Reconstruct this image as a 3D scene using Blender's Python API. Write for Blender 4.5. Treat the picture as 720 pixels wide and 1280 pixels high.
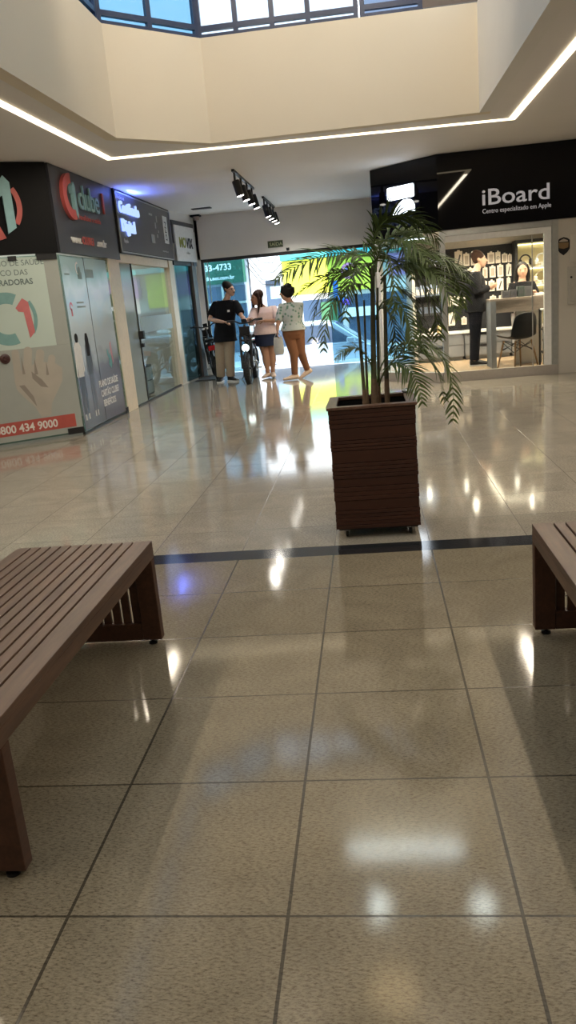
import bpy, bmesh, math, random
from mathutils import Vector, Matrix, Euler
random.seed(7)
PI = math.pi
SC = bpy.context.scene
for _o in list(bpy.data.objects): bpy.data.objects.remove(_o)
COL = SC.collection

# ------------------------------------------------------------------ camera
cam_d = bpy.data.cameras.new('camera'); cam = bpy.data.objects.new('camera', cam_d); COL.objects.link(cam)
cam_d.sensor_fit = 'VERTICAL'; cam_d.sensor_height = 36.0; cam_d.lens = 996.18/1280*36.0
cam_d.clip_start = 0.02; cam_d.clip_end = 300
_r = Vector((0.99162114, 0.09504485, -0.08748704)); _u = Vector((0.05929644, 0.26678742, 0.96192952)); _f = Vector((-0.11476689, 0.95905732, -0.25891623))
cam.matrix_world = Matrix(((_r.x, _u.x, -_f.x, 0.2616), (_r.y, _u.y, -_f.y, -3.5696), (_r.z, _u.z, -_f.z, 1.3504), (0, 0, 0, 1)))
SC.camera = cam
# ------------------------------------------------------------------ world, sun, exposure
w = bpy.data.worlds.new('sky'); SC.world = w; w.use_nodes = True
bg = w.node_tree.nodes['Background']; bg.inputs[0].default_value = (0.80, 0.90, 1.0, 1); bg.inputs[1].default_value = 6.0
SC.view_settings.view_transform = 'Standard'; SC.view_settings.look = 'None'
SC.view_settings.gamma = 1.0; SC.view_settings.use_curve_mapping = False
SC.view_settings.exposure = 0.4
try:
    SC.cycles.use_denoising = True; SC.cycles.max_bounces = 10; SC.cycles.transparent_max_bounces = 16
    SC.cycles.sample_clamp_indirect = 6.0; SC.cycles.caustics_reflective = False; SC.cycles.caustics_refractive = False
    SC.cycles.blur_glossy = 0.1
except Exception: pass

def area(name, loc, rot, sx, sy, power, color=(1,1,1), portal=False, spread=None):
    d = bpy.data.lights.new(name, 'AREA'); d.shape = 'RECTANGLE'; d.size = sx; d.size_y = sy; d.energy = power; d.color = color
    if portal: d.cycles.is_portal = True
    if spread: d.spread = spread
    o = bpy.data.objects.new(name, d); COL.objects.link(o); o.location = loc; o.rotation_euler = rot; return o
# portals: they only guide the sampling of the sky through the entrance and the added skylight
area('added_skylight_portal', (-.28, -.9, 5.98), (0, 0, 0), 2.8, 5.8, 1, portal=True)
area('entrance_portal', (-1.2, 12.6, 1.1), (-PI/2, 0, 0), 3.6, 2.2, 1, portal=True)

# ------------------------------------------------------------------ helpers
def tag(o, label=None, cat=None, group=None, kind=None):
    if label: o['label'] = label
    if cat: o['category'] = cat
    if group: o['group'] = group
    if kind: o['kind'] = kind
    return o
def thing(name, label, cat, loc=(0,0,0), rz=0, group=None):
    o = bpy.data.objects.new(name, None); o.empty_display_size = .1; COL.objects.link(o)
    o.location = loc; o.rotation_euler = (0, 0, rz)
    return tag(o, label, cat, group)
def children(o): return [c for c in bpy.data.objects if c.parent == o]
def copy_tree(o, parent=None):
    c = o.copy(); COL.objects.link(c); c.parent = parent
    for ch in children(o): copy_tree(ch, c)
    return c
def frame(origin, xa, n):
    x = Vector(xa).normalized(); z = Vector(n).normalized(); y = z.cross(x)
    m = Matrix.Identity(4)
    for i, a in enumerate((x, y, z)):
        for k in range(3): m[k][i] = a[k]
    m.translation = Vector(origin); return m

class MB:
    def __init__(s, M=None): s.v = []; s.f = []; s.mi = []; s.M = M or Matrix.Identity(4); s.m = 0
    def add(s, vs, fs):
        b = len(s.v); s.v += [s.M @ Vector(p) for p in vs]; s.f += [[b+i for i in f] for f in fs]; s.mi += [s.m]*len(fs); return s
    def box(s, x0, x1, y0, y1, z0, z1):
        return s.add([(x0,y0,z0),(x1,y0,z0),(x1,y1,z0),(x0,y1,z0),(x0,y0,z1),(x1,y0,z1),(x1,y1,z1),(x0,y1,z1)],
                     [(3,2,1,0),(4,5,6,7),(0,1,5,4),(1,2,6,5),(2,3,7,6),(3,0,4,7)])
    def quad(s, a, b, c, d): return s.add([a,b,c,d], [(0,1,2,3)])
    def prism(s, pts, z0, z1):
        n = len(pts); a = sum(pts[i][0]*pts[(i+1)%n][1]-pts[(i+1)%n][0]*pts[i][1] for i in range(n))
        if a < 0: pts = pts[::-1]
        return s.add([(p[0],p[1],z0) for p in pts]+[(p[0],p[1],z1) for p in pts],
                     [list(range(n))[::-1], list(range(n,2*n))]+[(i,(i+1)%n,n+(i+1)%n,n+i) for i in range(n)])
    def loft(s, secs, n=16, cap=True):
        """secs: list of (center, xaxis, yaxis) vectors: ellipse rings"""
        vs = []; fs = []
        for c, a, b in secs:
            c = Vector(c); a = Vector(a); b = Vector(b)
            for k in range(n):
                t = 2*PI*k/n; vs.append(c+a*math.cos(t)+b*math.sin(t))
        for i in range(len(secs)-1):
            for k in range(n):
                k2 = (k+1) % n; fs.append((i*n+k, i*n+k2, (i+1)*n+k2, (i+1)*n+k))
        if cap: fs.append(list(range(n))[::-1]); fs.append([(len(secs)-1)*n+k for k in range(n)])
        return s.add(vs, fs)
    def tube(s, path, rad, n=10, flat=1.0, up=(0,0,1), cap=True):
        P = [Vector(p) for p in path]; R = rad if isinstance(rad, (list, tuple)) else [rad]*len(P)
        secs = []; prev = None
        for i, p in enumerate(P):
            d = (P[min(i+1, len(P)-1)]-P[max(i-1, 0)])
            d = d.normalized() if d.length > 1e-9 else Vector((0,0,1))
            if prev is None:
                h = Vector(up); h = h if abs(h.normalized().dot(d)) < .95 else Vector((1,0,0) if abs(d.x) < .9 else (0,1,0))
                a = d.cross(h).normalized()
            else:
                a = (prev - d*prev.dot(d)); a = a.normalized() if a.length > 1e-6 else d.orthogonal().normalized()
            prev = a; b = d.cross(a).normalized()
            secs.append((p, a*R[i], b*R[i]*flat))
        return s.loft(secs, n, cap)
    def lathe(s, prof, n=20, axis=None):
        """prof: (r, z) pairs around local z through axis point"""
        c = Vector(axis or (0,0,0))
        return s.loft([(c+Vector((0,0,z)), (max(r,1e-4),0,0), (0,max(r,1e-4),0)) for r, z in prof], n)
    def ell(s, c, rx, ry, rz, n=16, m=10, fn=None):
        vs = []; fs = []
        for i in range(m+1):
            th = PI*i/m
            for k in range(n):
                ph = 2*PI*k/n; x, y, z = math.sin(th)*math.cos(ph), math.sin(th)*math.sin(ph), -math.cos(th)
                if fn: x, y, z = fn(x, y, z)
                vs.append(Vector(c)+Vector((x*rx, y*ry, z*rz)))
        for i in range(m):
            for k in range(n): fs.append((i*n+k, i*n+(k+1)%n, (i+1)*n+(k+1)%n, (i+1)*n+k))
        return s.add(vs, fs)
    def torus(s, c, R, r, axis='x', n=32, m=10, ry=None, arc=2*PI):
        vs = []; fs = []; full = arc > 6.28; N = n if full else n+1
        for i in range(N):
            a = arc*i/n
            for k in range(m):
                b = 2*PI*k/m; q = R+r*math.cos(b); h = (ry or r)*math.sin(b)
                p = {'x': (h, q*math.cos(a), q*math.sin(a)), 'y': (q*math.cos(a), h, q*math.sin(a)), 'z': (q*math.cos(a), q*math.sin(a), h)}[axis]
                vs.append(Vector(c)+Vector(p))
        for i in range(n if full else n):
            for k in range(m): fs.append((i*m+k, i*m+(k+1)%m, ((i+1)%N)*m+(k+1)%m, ((i+1)%N)*m+k))
        return s.add(vs, fs)
    def mesh(s, name, mats):
        me = bpy.data.meshes.new(name); me.from_pydata([tuple(v) for v in s.v], [], s.f)
        for m in (mats if isinstance(mats, (list, tuple)) else [mats]): me.materials.append(m)
        for p, i in zip(me.polygons, s.mi): p.material_index = i
        bm = bmesh.new(); bm.from_mesh(me)
        bmesh.ops.remove_doubles(bm, verts=bm.verts, dist=1e-6)
        bmesh.ops.recalc_face_normals(bm, faces=bm.faces); bm.to_mesh(me); bm.free(); return me
    def build(s, name, mats, parent=None, smooth=False, bevel=0, world=False, sub=0):
        me = s.mesh(name, mats)
        if smooth:
            for p in me.polygons: p.use_smooth = True
        o = bpy.data.objects.new(name, me); COL.objects.link(o)
        if bevel:
            b = o.modifiers.new('bevel', 'BEVEL'); b.width = bevel; b.segments = 2; b.limit_method = 'ANGLE'; b.angle_limit = .6
        if sub:
            b = o.modifiers.new('sub', 'SUBSURF'); b.levels = sub; b.render_levels = sub
        if smooth and bevel == 0 and not sub:
            try: me.set_sharp_from_angle(angle=.9)
            except Exception: pass
        if parent is not None:
            o.parent = parent
            if world:
                mw = Matrix.LocRotScale(parent.location, parent.rotation_euler, parent.scale); o.matrix_parent_inverse = mw.inverted()
        return o
def struct(name, mb, m, parent=None, **k):
    o = mb.build(name, m, parent, **k)
    if parent is None: o['kind'] = 'structure'
    return o

# ------------------------------------------------------------------ materials
def newmat(name):
    m = bpy.data.materials.new(name); m.use_nodes = True; nt = m.node_tree
    return m, nt, nt.nodes['Principled BSDF']
def mat(name, c, rough=.5, metal=0, spec=.5, var=.12, scale=20, emit=None, es=0, bump=0, coat=0, stretch=None):
    m, nt, b = newmat(name); N = nt.nodes.new; L = nt.links.new
    b.inputs['Roughness'].default_value = rough; b.inputs['Metallic'].default_value = metal; b.inputs['Specular IOR Level'].default_value = spec
    if coat: b.inputs['Coat Weight'].default_value = coat; b.inputs['Coat Roughness'].default_value = .08
    tc = N('ShaderNodeTexCoord'); no = N('ShaderNodeTexNoise'); no.inputs['Scale'].default_value = scale; no.inputs['Detail'].default_value = 4
    src = tc.outputs['Object']
    if stretch:
        mp = N('ShaderNodeMapping'); mp.inputs['Scale'].default_value = stretch; L(src, mp.inputs[0]); src = mp.outputs[0]
    L(src, no.inputs['Vector'])
    mx = N('ShaderNodeMix'); mx.data_type = 'RGBA'
    mx.inputs[6].default_value = tuple(x*(1-var) for x in c)+(1,); mx.inputs[7].default_value = tuple(min(1, x*(1+var)) for x in c)+(1,)
    L(no.outputs['Fac'], mx.inputs[0]); L(mx.outputs[2], b.inputs['Base Color'])
    if bump:
        bp = N('ShaderNodeBump'); bp.inputs['Strength'].default_value = bump; bp.inputs['Distance'].default_value = .004; L(no.outputs['Fac'], bp.inputs['Height']); L(bp.outputs[0], b.inputs['Normal'])
    if emit: b.inputs['Emission Color'].default_value = emit+(1,); b.inputs['Emission Strength'].default_value = es
    return m
def wood(name, c1, c2, rough=.4, stretch=(14,1.2,14), coat=0):
    m, nt, b = newmat(name); N = nt.nodes.new; L = nt.links.new
    tc = N('ShaderNodeTexCoord'); mp = N('ShaderNodeMapping'); mp.inputs['Scale'].default_value = stretch
    no = N('ShaderNodeTexNoise'); no.inputs['Scale'].default_value = 5; no.inputs['Detail'].default_value = 8; no.inputs['Distortion'].default_value = .6
    no2 = N('ShaderNodeTexNoise'); no2.inputs['Scale'].default_value = 1.1; no2.inputs['Detail'].default_value = 2
    L(tc.outputs['Object'], mp.inputs[0]); L(mp.outputs[0], no.inputs['Vector']); L(mp.outputs[0], no2.inputs['Vector'])
    ad = N('ShaderNodeMath'); ad.operation = 'ADD'; L(no.outputs['Fac'], ad.inputs[0]); L(no2.outputs['Fac'], ad.inputs[1])
    r = N('ShaderNodeValToRGB'); r.color_ramp.elements[0].position = .35; r.color_ramp.elements[0].color = c1+(1,); r.color_ramp.elements[1].position = .68; r.color_ramp.elements[1].color = c2+(1,)
    hf = N('ShaderNodeMath'); hf.operation = 'MULTIPLY'; hf.inputs[1].default_value = .5; L(ad.outputs[0], hf.inputs[0]); L(hf.outputs[0], r.inputs[0]); L(r.outputs[0], b.inputs['Base Color'])
    b.inputs['Roughness'].default_value = rough
    if coat: b.inputs['Coat Weight'].default_value = coat
    b.inputs['Specular IOR Level'].default_value = .4
    bp = N('ShaderNodeBump'); bp.inputs['Strength'].default_value = .15; bp.inputs['Distance'].default_value = .002; L(no.outputs['Fac'], bp.inputs['Height']); L(bp.outputs[0], b.inputs['Normal'])
    return m
def glass(name, tint=(.9,.95,.95), rough=.0, ior=1.5):
    m = bpy.data.materials.new(name); m.use_nodes = True; nt = m.node_tree; nt.nodes.remove(nt.nodes['Principled BSDF']); N = nt.nodes.new; L = nt.links.new
    t = N('ShaderNodeBsdfTransparent'); t.inputs[0].default_value = tint+(1,); g = N('ShaderNodeBsdfGlossy'); g.inputs['Roughness'].default_value = rough
    fr = N('ShaderNodeFresnel'); fr.inputs[0].default_value = ior; mx = N('ShaderNodeMixShader'); ge = N('ShaderNodeNewGeometry'); k = N('ShaderNodeMath'); k.operation = 'SUBTRACT'; k.inputs[0].default_value = 1; L(ge.outputs['Backfacing'], k.inputs[1]); k2 = N('ShaderNodeMath'); k2.operation = 'MULTIPLY'; L(fr.outputs[0], k2.inputs[0]); L(k.outputs[0], k2.inputs[1]); L(k2.outputs[0], mx.inputs[0]); L(t.outputs[0], mx.inputs[1]); L(g.outputs[0], mx.inputs[2])
    L(mx.outputs[0], nt.nodes['Material Output'].inputs[0]); return m
def emis(name, c, s):
    m = bpy.data.materials.new(name); m.use_nodes = True; nt = m.node_tree; nt.nodes.remove(nt.nodes['Principled BSDF']); N = nt.nodes.new
    e = N('ShaderNodeEmission'); e.inputs[0].default_value = c+(1,); e.inputs[1].default_value = s; nt.links.new(e.outputs[0], nt.nodes['Material Output'].inputs[0]); return m

def granite(name, tile, oy, rough, pitch_y, c=(.30,.25,.185), grout=.45, lw=.0035, bump=.05):
    m, nt, b = newmat(name); N = nt.nodes.new; L = nt.links.new
    geo = N('ShaderNodeNewGeometry'); sp = N('ShaderNodeSeparateXYZ'); L(geo.outputs['Position'], sp.inputs[0])
    def M(op, a, bb=None, cc=None):
        n = N('ShaderNodeMath'); n.operation = op
        for i, v in enumerate((a, bb, cc)):
            if v is None: continue
            if isinstance(v, (int, float)): n.inputs[i].default_value = v
            else: L(v, n.inputs[i])
        return n.outputs[0]
    u = M('DIVIDE', sp.outputs[0], tile); v = M('DIVIDE', M('SUBTRACT', sp.outputs[1], oy), pitch_y)
    def line(t, wd): return M('LESS_THAN', M('ABSOLUTE', M('SUBTRACT', M('FRACT', M('ADD', t, .5)), .5)), wd)
    ln = M('MAXIMUM', line(u, lw/tile), line(v, lw*.8/pitch_y))
    cb = N('ShaderNodeCombineXYZ'); L(M('FLOOR', u), cb.inputs[0]); L(M('FLOOR', v), cb.inputs[1])
    wn = N('ShaderNodeTexWhiteNoise'); L(cb.outputs[0], wn.inputs[0])
    n1 = N('ShaderNodeTexNoise'); n1.inputs['Scale'].default_value = 130; n1.inputs['Detail'].default_value = 7; n1.inputs['Roughness'].default_value = .8
    mp = N('ShaderNodeMapping'); mp.inputs['Rotation'].default_value = (0,0,.5); mp.inputs['Scale'].default_value = (.55,1.5,1); L(geo.outputs['Position'], mp.inputs[0])
    L(mp.outputs[0], n1.inputs['Vector'])
    n2 = N('ShaderNodeTexNoise'); n2.inputs['Scale'].default_value = 3.5; n2.inputs['Detail'].default_value = 6; n2.inputs['Distortion'].default_value = 1.5
    off = N('ShaderNodeVectorMath'); off.operation = 'MULTIPLY_ADD'; L(wn.outputs['Color'], off.inputs[0]); off.inputs[1].default_value = (5,5,5); L(geo.outputs['Position'], off.inputs[2]); L(off.outputs[0], n2.inputs['Vector'])
    r1 = N('ShaderNodeValToRGB'); e = r1.color_ramp.elements; e[0].position = .38; e[0].color = (c[0]*.40,c[1]*.37,c[2]*.33,1); e[1].position = .60; e[1].color = (c[0]*1.2,c[1]*1.2,c[2]*1.2,1)
    ee = r1.color_ramp.elements.new(.5); ee.color = c+(1,)
    L(n1.outputs['Fac'], r1.inputs[0])
    r2 = N('ShaderNodeMapRange'); r2.inputs[1].default_value = .3; r2.inputs[2].default_value = .7; r2.inputs[3].default_value = .89; r2.inputs[4].default_value = 1.10; L(n2.outputs['Fac'], r2.inputs[0])
    r3 = N('ShaderNodeMapRange'); r3.inputs[3].default_value = .93; r3.inputs[4].default_value = 1.07; L(wn.outputs['Value'], r3.inputs[0])
    k = M('MULTIPLY', r2.outputs[0], r3.outputs[0]); k = M('MULTIPLY', k, M('SUBTRACT', 1.0, M('MULTIPLY', ln, grout)))
    mu = N('ShaderNodeVectorMath'); mu.operation = 'SCALE'; L(r1.outputs[0], mu.inputs[0]); L(k, mu.inputs['Scale']); L(mu.outputs[0], b.inputs['Base Color'])
    rr = N('ShaderNodeMapRange'); rr.inputs[3].default_value = rough*.7; rr.inputs[4].default_value = rough*1.4; L(n1.outputs['Fac'], rr.inputs[0])
    L(M('ADD', rr.outputs[0], M('MULTIPLY', ln, .15)), b.inputs['Roughness'])
    bp = N('ShaderNodeBump'); bp.inputs['Strength'].default_value = bump; bp.inputs['Distance'].default_value = .002; L(n1.outputs['Fac'], bp.inputs['Height']); L(bp.outputs[0], b.inputs['Normal'])
    return m

M_ = {}
def mk(k, *a, **kw): M_[k] = mat(k, *a, **kw); return M_[k]
mk('white_paint', (.78,.76,.74), .7, var=.03, scale=3); mk('ceiling_paint', (.80,.775,.77), .75, var=.03, scale=2)
mk('cream_paint', (.76,.68,.55), .7, var=.03, scale=2); mk('grey_wall', (.50,.47,.42), .7, var=.03, scale=3)
mk('black', (.010,.010,.012), .5, spec=.25); mk('black_gloss', (.005,.005,.007), .03, spec=.25); mk('sign_dark', (.035,.035,.042), .35); mk('black_metal', (.02,.02,.022), .4, metal=.3)
mk('chrome', (.6,.6,.62), .2, metal=1); mk('alu', (.42,.43,.42), .35, metal=.6); mk('blue_frame', (.02,.035,.09), .35)
mk('teal', (.25,.45,.49), .5); mk('coral', (.45,.085,.075), .5); mk('white_plastic', (.75,.75,.75), .4); mk('cream_trim', (.72,.62,.48), .45)
mk('brown_post', (.13,.10,.085), .5); mk('green_sign', (.004,.085,.05), .5); mk('yellow_sign', (.75,.72,.05), .4); mk('skin_light', (.55,.33,.23), .5, var=.05); mk('skin_tan', (.40,.21,.13), .5, var=.05)
mk('hair_black', (.010,.008,.007), .7, spec=.2, scale=90, stretch=(8,8,1)); mk('hair_brown', (.038,.016,.009), .7, spec=.2, scale=90, stretch=(8,8,1))
mk('cloth_black', (.008,.008,.010), .9, scale=60, spec=.15); mk('cloth_beige', (.33,.26,.185), .85, scale=60); mk('cloth_navy', (.012,.02,.055), .85, scale=60)
mk('cloth_rust', (.19,.075,.03), .85, scale=60); mk('cloth_pink', (.6,.47,.45), .85, scale=40); mk('cloth_grey', (.42,.41,.42), .85, scale=40); mk('shoe_beige', (.55,.40,.30), .6); mk('rubber', (.012,.012,.013), .7)
mk('red_lens', (.45,.01,.015), .2); mk('glass_dark', (.015,.018,.022), .08)
WOOD_B = wood('bench_wood', (.055,.028,.018), (.135,.075,.048), .42); WOOD_P = wood('planter_wood', (.034,.0105,.0055), (.062,.020,.0095), .5, stretch=(.5,.5,4))
WOOD_D = wood('bench_frame_wood', (.045,.018,.010), (.085,.035,.02), .5)
GL = glass('clear_glass', (.90,.94,.93)); GL_T = glass('teal_glass', (.46,.62,.68)); GL_B = glass('blue_glass', (.21,.31,.38)); GL_W = glass('window_glass', (.43,.46,.49)); GL_G = glass('green_glass', (.62,.74,.70))
LED = emis('led_warm', (1.0,.82,.54), 3.6)

def text(body, size, M, m, parent=None, name='lettering', ext=.004, sx=1.0, spacing=1.0, align='LEFT', bold=0):
    cu = bpy.data.curves.new(name, 'FONT'); cu.body = body; cu.size = size; cu.extrude = ext; cu.align_x = align; cu.space_character = spacing; cu.offset = bold; cu.resolution_u = 3
    t = bpy.data.objects.new(name, cu); COL.objects.link(t); bpy.context.view_layer.update()
    me = bpy.data.meshes.new_from_object(t.evaluated_get(bpy.context.evaluated_depsgraph_get())); bpy.data.objects.remove(t)
    me.transform(M @ Matrix.Diagonal((sx, 1, 1, 1))); me.materials.clear(); me.materials.append(m)
    o = bpy.data.objects.new(name, me); COL.objects.link(o)
    if parent is not None:
        o.parent = parent; o.matrix_parent_inverse = Matrix.LocRotScale(parent.location, parent.rotation_euler, parent.scale).inverted()
    return o
def T(x, y, z=0): return Matrix.Translation((x, y, z))
ORD = ['first','second','third','fourth','fifth','sixth','seventh','eighth','ninth','tenth']
# ================================================================== SETTING
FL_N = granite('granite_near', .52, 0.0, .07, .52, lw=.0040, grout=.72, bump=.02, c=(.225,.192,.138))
FL_F = granite('granite_far', .52, .56, .075, .50, c=(.33,.295,.245), grout=.5, lw=.0028, bump=.015)  # base colour raised to carry the entrance glare lying on the far floor
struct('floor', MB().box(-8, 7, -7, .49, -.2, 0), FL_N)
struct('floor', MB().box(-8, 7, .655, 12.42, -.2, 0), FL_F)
M_STRIP = mat('black_granite', (.02,.021,.024), .1, var=.3, scale=60)
struct('trim_1', MB().box(-8, 7, .49, .655, -.2, 0), M_STRIP)
porch = mat('porch_stone', (.75,.74,.72), .3, var=.06, scale=6)
struct('floor', MB().box(-8, 7, 12.42, 13.4, -.2, -.004), porch)
# ceiling round the atrium opening
HX0, HX1, HY0, HY1 = -2.08, 1.51, -4.0, 5.52
c = MB(); zc, zt = 3.0, 3.2
e_ = .06; c.box(-8, HX0-e_, -7, 12.36, zc, zt); c.box(HX1+e_, 7, -7, 12.36, zc, zt); c.box(HX0-e_, HX1+e_, -7, HY0-e_, zc, zt); c.box(HX0-e_, HX1+e_, HY1+e_, 12.36, zc, zt)
c.prism([(HX0-e_, 4.75), (HX0-e_, HY1+e_), (-1.31, HY1+e_)], zc, zt)
struct('ceiling', c, M_['ceiling_paint'])
# atrium upstand
a = MB().box(HX0-.12, HX0, HY0, 4.74, 2.998, 4.0); struct('wall_atrium_left', a, M_['cream_paint'])
a = MB().box(HX1, HX1+.12, HY0, HY1, 2.998, 4.0); struct('wall_atrium_right', a, M_['white_paint'])
a = MB().prism([(HX0, 4.72), (-1.29, HY1), (-1.29, HY1+.12), (-1.34, HY1+.12), (HX0-.12, 4.77), (HX0-.12, 4.72)], 2.998, 4.0)
a.box(-1.29, HX1+.12, HY1, HY1+.12, 2.998, 4.0); struct('wall_atrium_front', a, M_['cream_paint'])
struct('wall_atrium_back', MB().box(HX0-.12, HX1+.12, HY0-.12, HY0, 3.0, 6.0), M_['cream_paint'])
# upper windows
GL_GY = glass('grey_glass', (.22,.25,.30))
def glazed(name, p, q, z0, z1, posts, rails, gl, fm, t=.05):
    """window between plan points p and q: frame of posts (fractions) and rails (heights), and its pane"""
    p = Vector((p[0], p[1], 0)); q = Vector((q[0], q[1], 0)); d = q-p; Ln = d.length; F = frame(p, d, (d.y, -d.x, 0))
    # local: x along, y up, z outwards to the room
    b = MB(F)
    for s in posts: x = s*Ln; b.box(x-t/2, x+t/2, z0, z1, -t/2, t/2)
    for z in rails: b.box(0, Ln, z-t/2, z+t/2, -t/2+.002, t/2-.002)
    o = struct(name, b, fm); pn = MB(F).box(0, Ln, z0, z1, -.004, .004).build('pane', gl, o); return o
glazed('window_1', (HX0-.06, 0.2), (HX0-.06, 4.75), 4.0, 4.6, (0,.25,.5,.75,.99), (4.02,4.11,4.58), GL_B, M_['blue_frame'])
glazed('window_2', (HX0-.06, 4.75), (-1.32, HY1+.06), 4.0, 4.6, (.02,.5,.98), (4.02,4.11,4.58), GL_B, M_['blue_frame'])
glazed('window_3', (-1.32, HY1+.06), (.333, HY1+.06), 4.0, 4.6, (.01,.243,.472,.695,.99), (4.015,4.095,4.58), GL_W, M_['blue_frame'])
struct('wall_upper_front', MB().box(.98, HX1+.12, HY1+.03, HY1+.15, 4.02, 6.0), M_['brown_post'])
glazed('window_4', (.36, HY1+.06), (.98, HY1+.06), 4.0, 4.6, (.03,.97), (4.015,4.095,4.58), GL_GY, M_['blue_frame'])
glazed('window_5', (HX1+.06, HY1), (HX1+.06, 0.2), 4.0, 4.6, (.01,.25,.5,.75,.99), (4.02,4.11,4.58), GL_W, M_['blue_frame'])
struct('wall_upper_left', MB().box(HX0-.12, HX0, HY0, .2, 4.0, 6.0), M_['white_paint'])
struct('wall_upper_right', MB().box(HX1, HX1+.12, HY0, .2, 4.0, 6.0), M_['white_paint'])
struct('wall_upper_left', MB().box(HX0-.12, HX0, .2, 4.75, 4.6, 6.0), M_['white_paint']); struct('wall_upper_right', MB().box(HX1, HX1+.12, .2, HY1+.1, 4.6, 6.0), M_['white_paint'])
struct('wall_upper_front', MB().box(-1.32, HX1+.1, HY1+.02, HY1+.12, 4.6, 6.0).prism([(HX0-.1, 4.75), (HX0, 4.75), (-1.30, HY1+.02), (-1.30, HY1+.12), (-1.36, HY1+.12)], 4.6, 6.0), M_['cream_paint'])
sk = MB(); X0, X1, Y0, Y1 = -1.68, 1.12, -3.8, 2.0  # skylight opening added to bring sky light down into the hall
sk.box(HX0-.2, X0, HY0-.2, HY1+.2, 5.9, 6.0); sk.box(X1, HX1+.2, HY0-.2, HY1+.2, 5.9, 6.0); sk.box(X0, X1, HY0-.2, Y0, 5.9, 6.0); sk.box(X0, X1, Y1, HY1+.2, 5.9, 6.0)
struct('ceiling', sk, M_['white_paint'])
o = MB()
for i in range(1, 4): o.box(X0+i*.7-.02, X0+i*.7+.02, Y0, Y1, 5.93, 5.97)
o = struct('added_skylight', o, M_['alu']); MB().box(X0, X1, Y0, Y1, 5.95, 5.956).build('pane', glass('added_skylight_glass', (.40,.41,.41)), o)
# flat roof seen out of the upper windows, and walls that close the hall
struct('trim_3', MB().box(-8, 7, 5.7, 13.4, 3.2, 3.3), M_['grey_wall'])
struct('wall_back_hall', MB().box(-8, 7, -7.15, -7, 0, 3), M_['white_paint'])
struct('wall_left_hall', MB().box(-8.15, -8, -7, 13.4, 0, 3), M_['white_paint'])
struct('wall_right_hall', MB().box(7, 7.15, -7, 13.4, 0, 3), M_['white_paint'])

# ---------------------------------------------------------------- entrance wall
YB = 12.36
struct('wall_front', MB().box(-3.0, .42, YB, YB+.14, 2.2, 3.0).box(.42, 1.3, YB, YB+.14, 2.2, 3.0).box(1.3, 7, YB, YB+.14, 0, 3.0).box(-3.1, -2.9, YB, YB+.14, 0, 3.0).box(-8, -3.1, YB, YB+.14, 0, 3.0), M_['white_paint'])
fr = MB().box(-2.9, 1.3, YB+.02, YB+.10, 2.14, 2.2).box(-2.9, -2.86, YB+.02, YB+.10, 0, 2.14)
d1 = struct('door_1', fr, M_['black_metal'])
def pane(name, x0, x1, y, m, par, z0=.01, z1=2.14):
    o = MB().box(x0, x1, y, y+.008, z0, z1).build(name, m, par); return o
pane('left_pane', -2.86, -2.10, YB+.06, GL_T, d1); pane('sliding_pane', -2.66, -2.00, YB+.035, GL, d1)
pane('right_pane', -.47, .45, YB+.06, GL_T, d1); pane('right_pane', .46, 1.28, YB+.06, GL_T, d1)
MB().box(-2.86,-2.845,YB+.03,YB+.09,0,2.14).box(-2.78,-2.765,YB+.03,YB+.045,0,2.14).build('post', M_['alu'], d1)

# ---------------------------------------------------------------- left shopfronts
XL = -3.144
xa = Vector((.8192, .5735, 0)); nn = Vector((.5735, -.8192, 0)); CH = frame((XL, 5.5, 0), xa, nn)      # x along the chamfer, y up, z out
WL = frame((XL, 0, 0), (0,1,0), (1,0,0))                                                               # x = world Y, y up, z out
s3x = Vector((.1022, .9948, 0)); S3 = frame((-3.1, 10.9, 0), s3x, (.9948, -.1022, 0))
# wall above and between the shop fronts
b = MB(WL).box(5.5, 10.9, 2.15, 3.0, -.25, -.03); b.M = CH; b.box(-3.2, 0, 2.15, 3.0, -.25, -.03); b.M = S3; b.box(0, 1.5, 2.15, 3.0, -.2, -.005)
struct('wall_left', b, M_['white_paint'])
struct('wall_store_divider', MB().box(-6.5, -3.2, 7.3, 7.45, 0, 3).box(-6.5, -3.2, 10.95, 11.1, 0, 3).box(-6.6, -6.5, 3.2, 12.36, 0, 3), M_['grey_wall'])
# trims: pillar, jambs, header
struct('trim_4', MB(WL).box(7.25, 7.5, 0, 2.15, -.12, -.03).build('x', M_['cream_trim']) and MB(WL).box(7.27, 7.75, 0, 2.14, -.1, .01), M_['cream_trim'])
bpy.data.objects.remove(bpy.data.objects['x'])
struct('trim_5', MB(WL).box(7.75, 10.66, 2.03, 2.15, -.1, .01).box(10.66, 10.9, 0, 2.15, -.14, .0).box(10.62, 11.12, 0, 2.15, -.02, .03), M_['cream_trim'])
# first shop glazing
g = MB(CH).box(-3.0, -.01, .03, 2.04, -.012, 0); w1 = struct('window_7', g, GL_G)
MB(CH).box(-.20, -.01, .03, .10, -.03, .02).box(-.24, -.02, 1.99, 2.06, -.03, .02).box(-.55, -.46, 2.0, 2.045, -.01, .02).build('glass_clamp', M_['black_metal'], w1)
g = MB(WL).box(5.51, 6.30, .03, 2.04, -.012, 0).box(6.315, 7.25, .03, 2.04, -.012, 0); w2 = struct('window_8', g, GL_G)
MB(WL).box(6.30, 6.315, .03, 2.04, -.012, .003).box(7.17, 7.27, .0, .08, -.03, .01).build('glass_joint', M_['black_metal'], w2)
struct('baseboard_left', MB(WL).box(5.5, 7.25, 0, .03, -.03, .003).box(7.75, 10.62, 0, .02, -.03, .003), M_['black_metal'])
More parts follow.
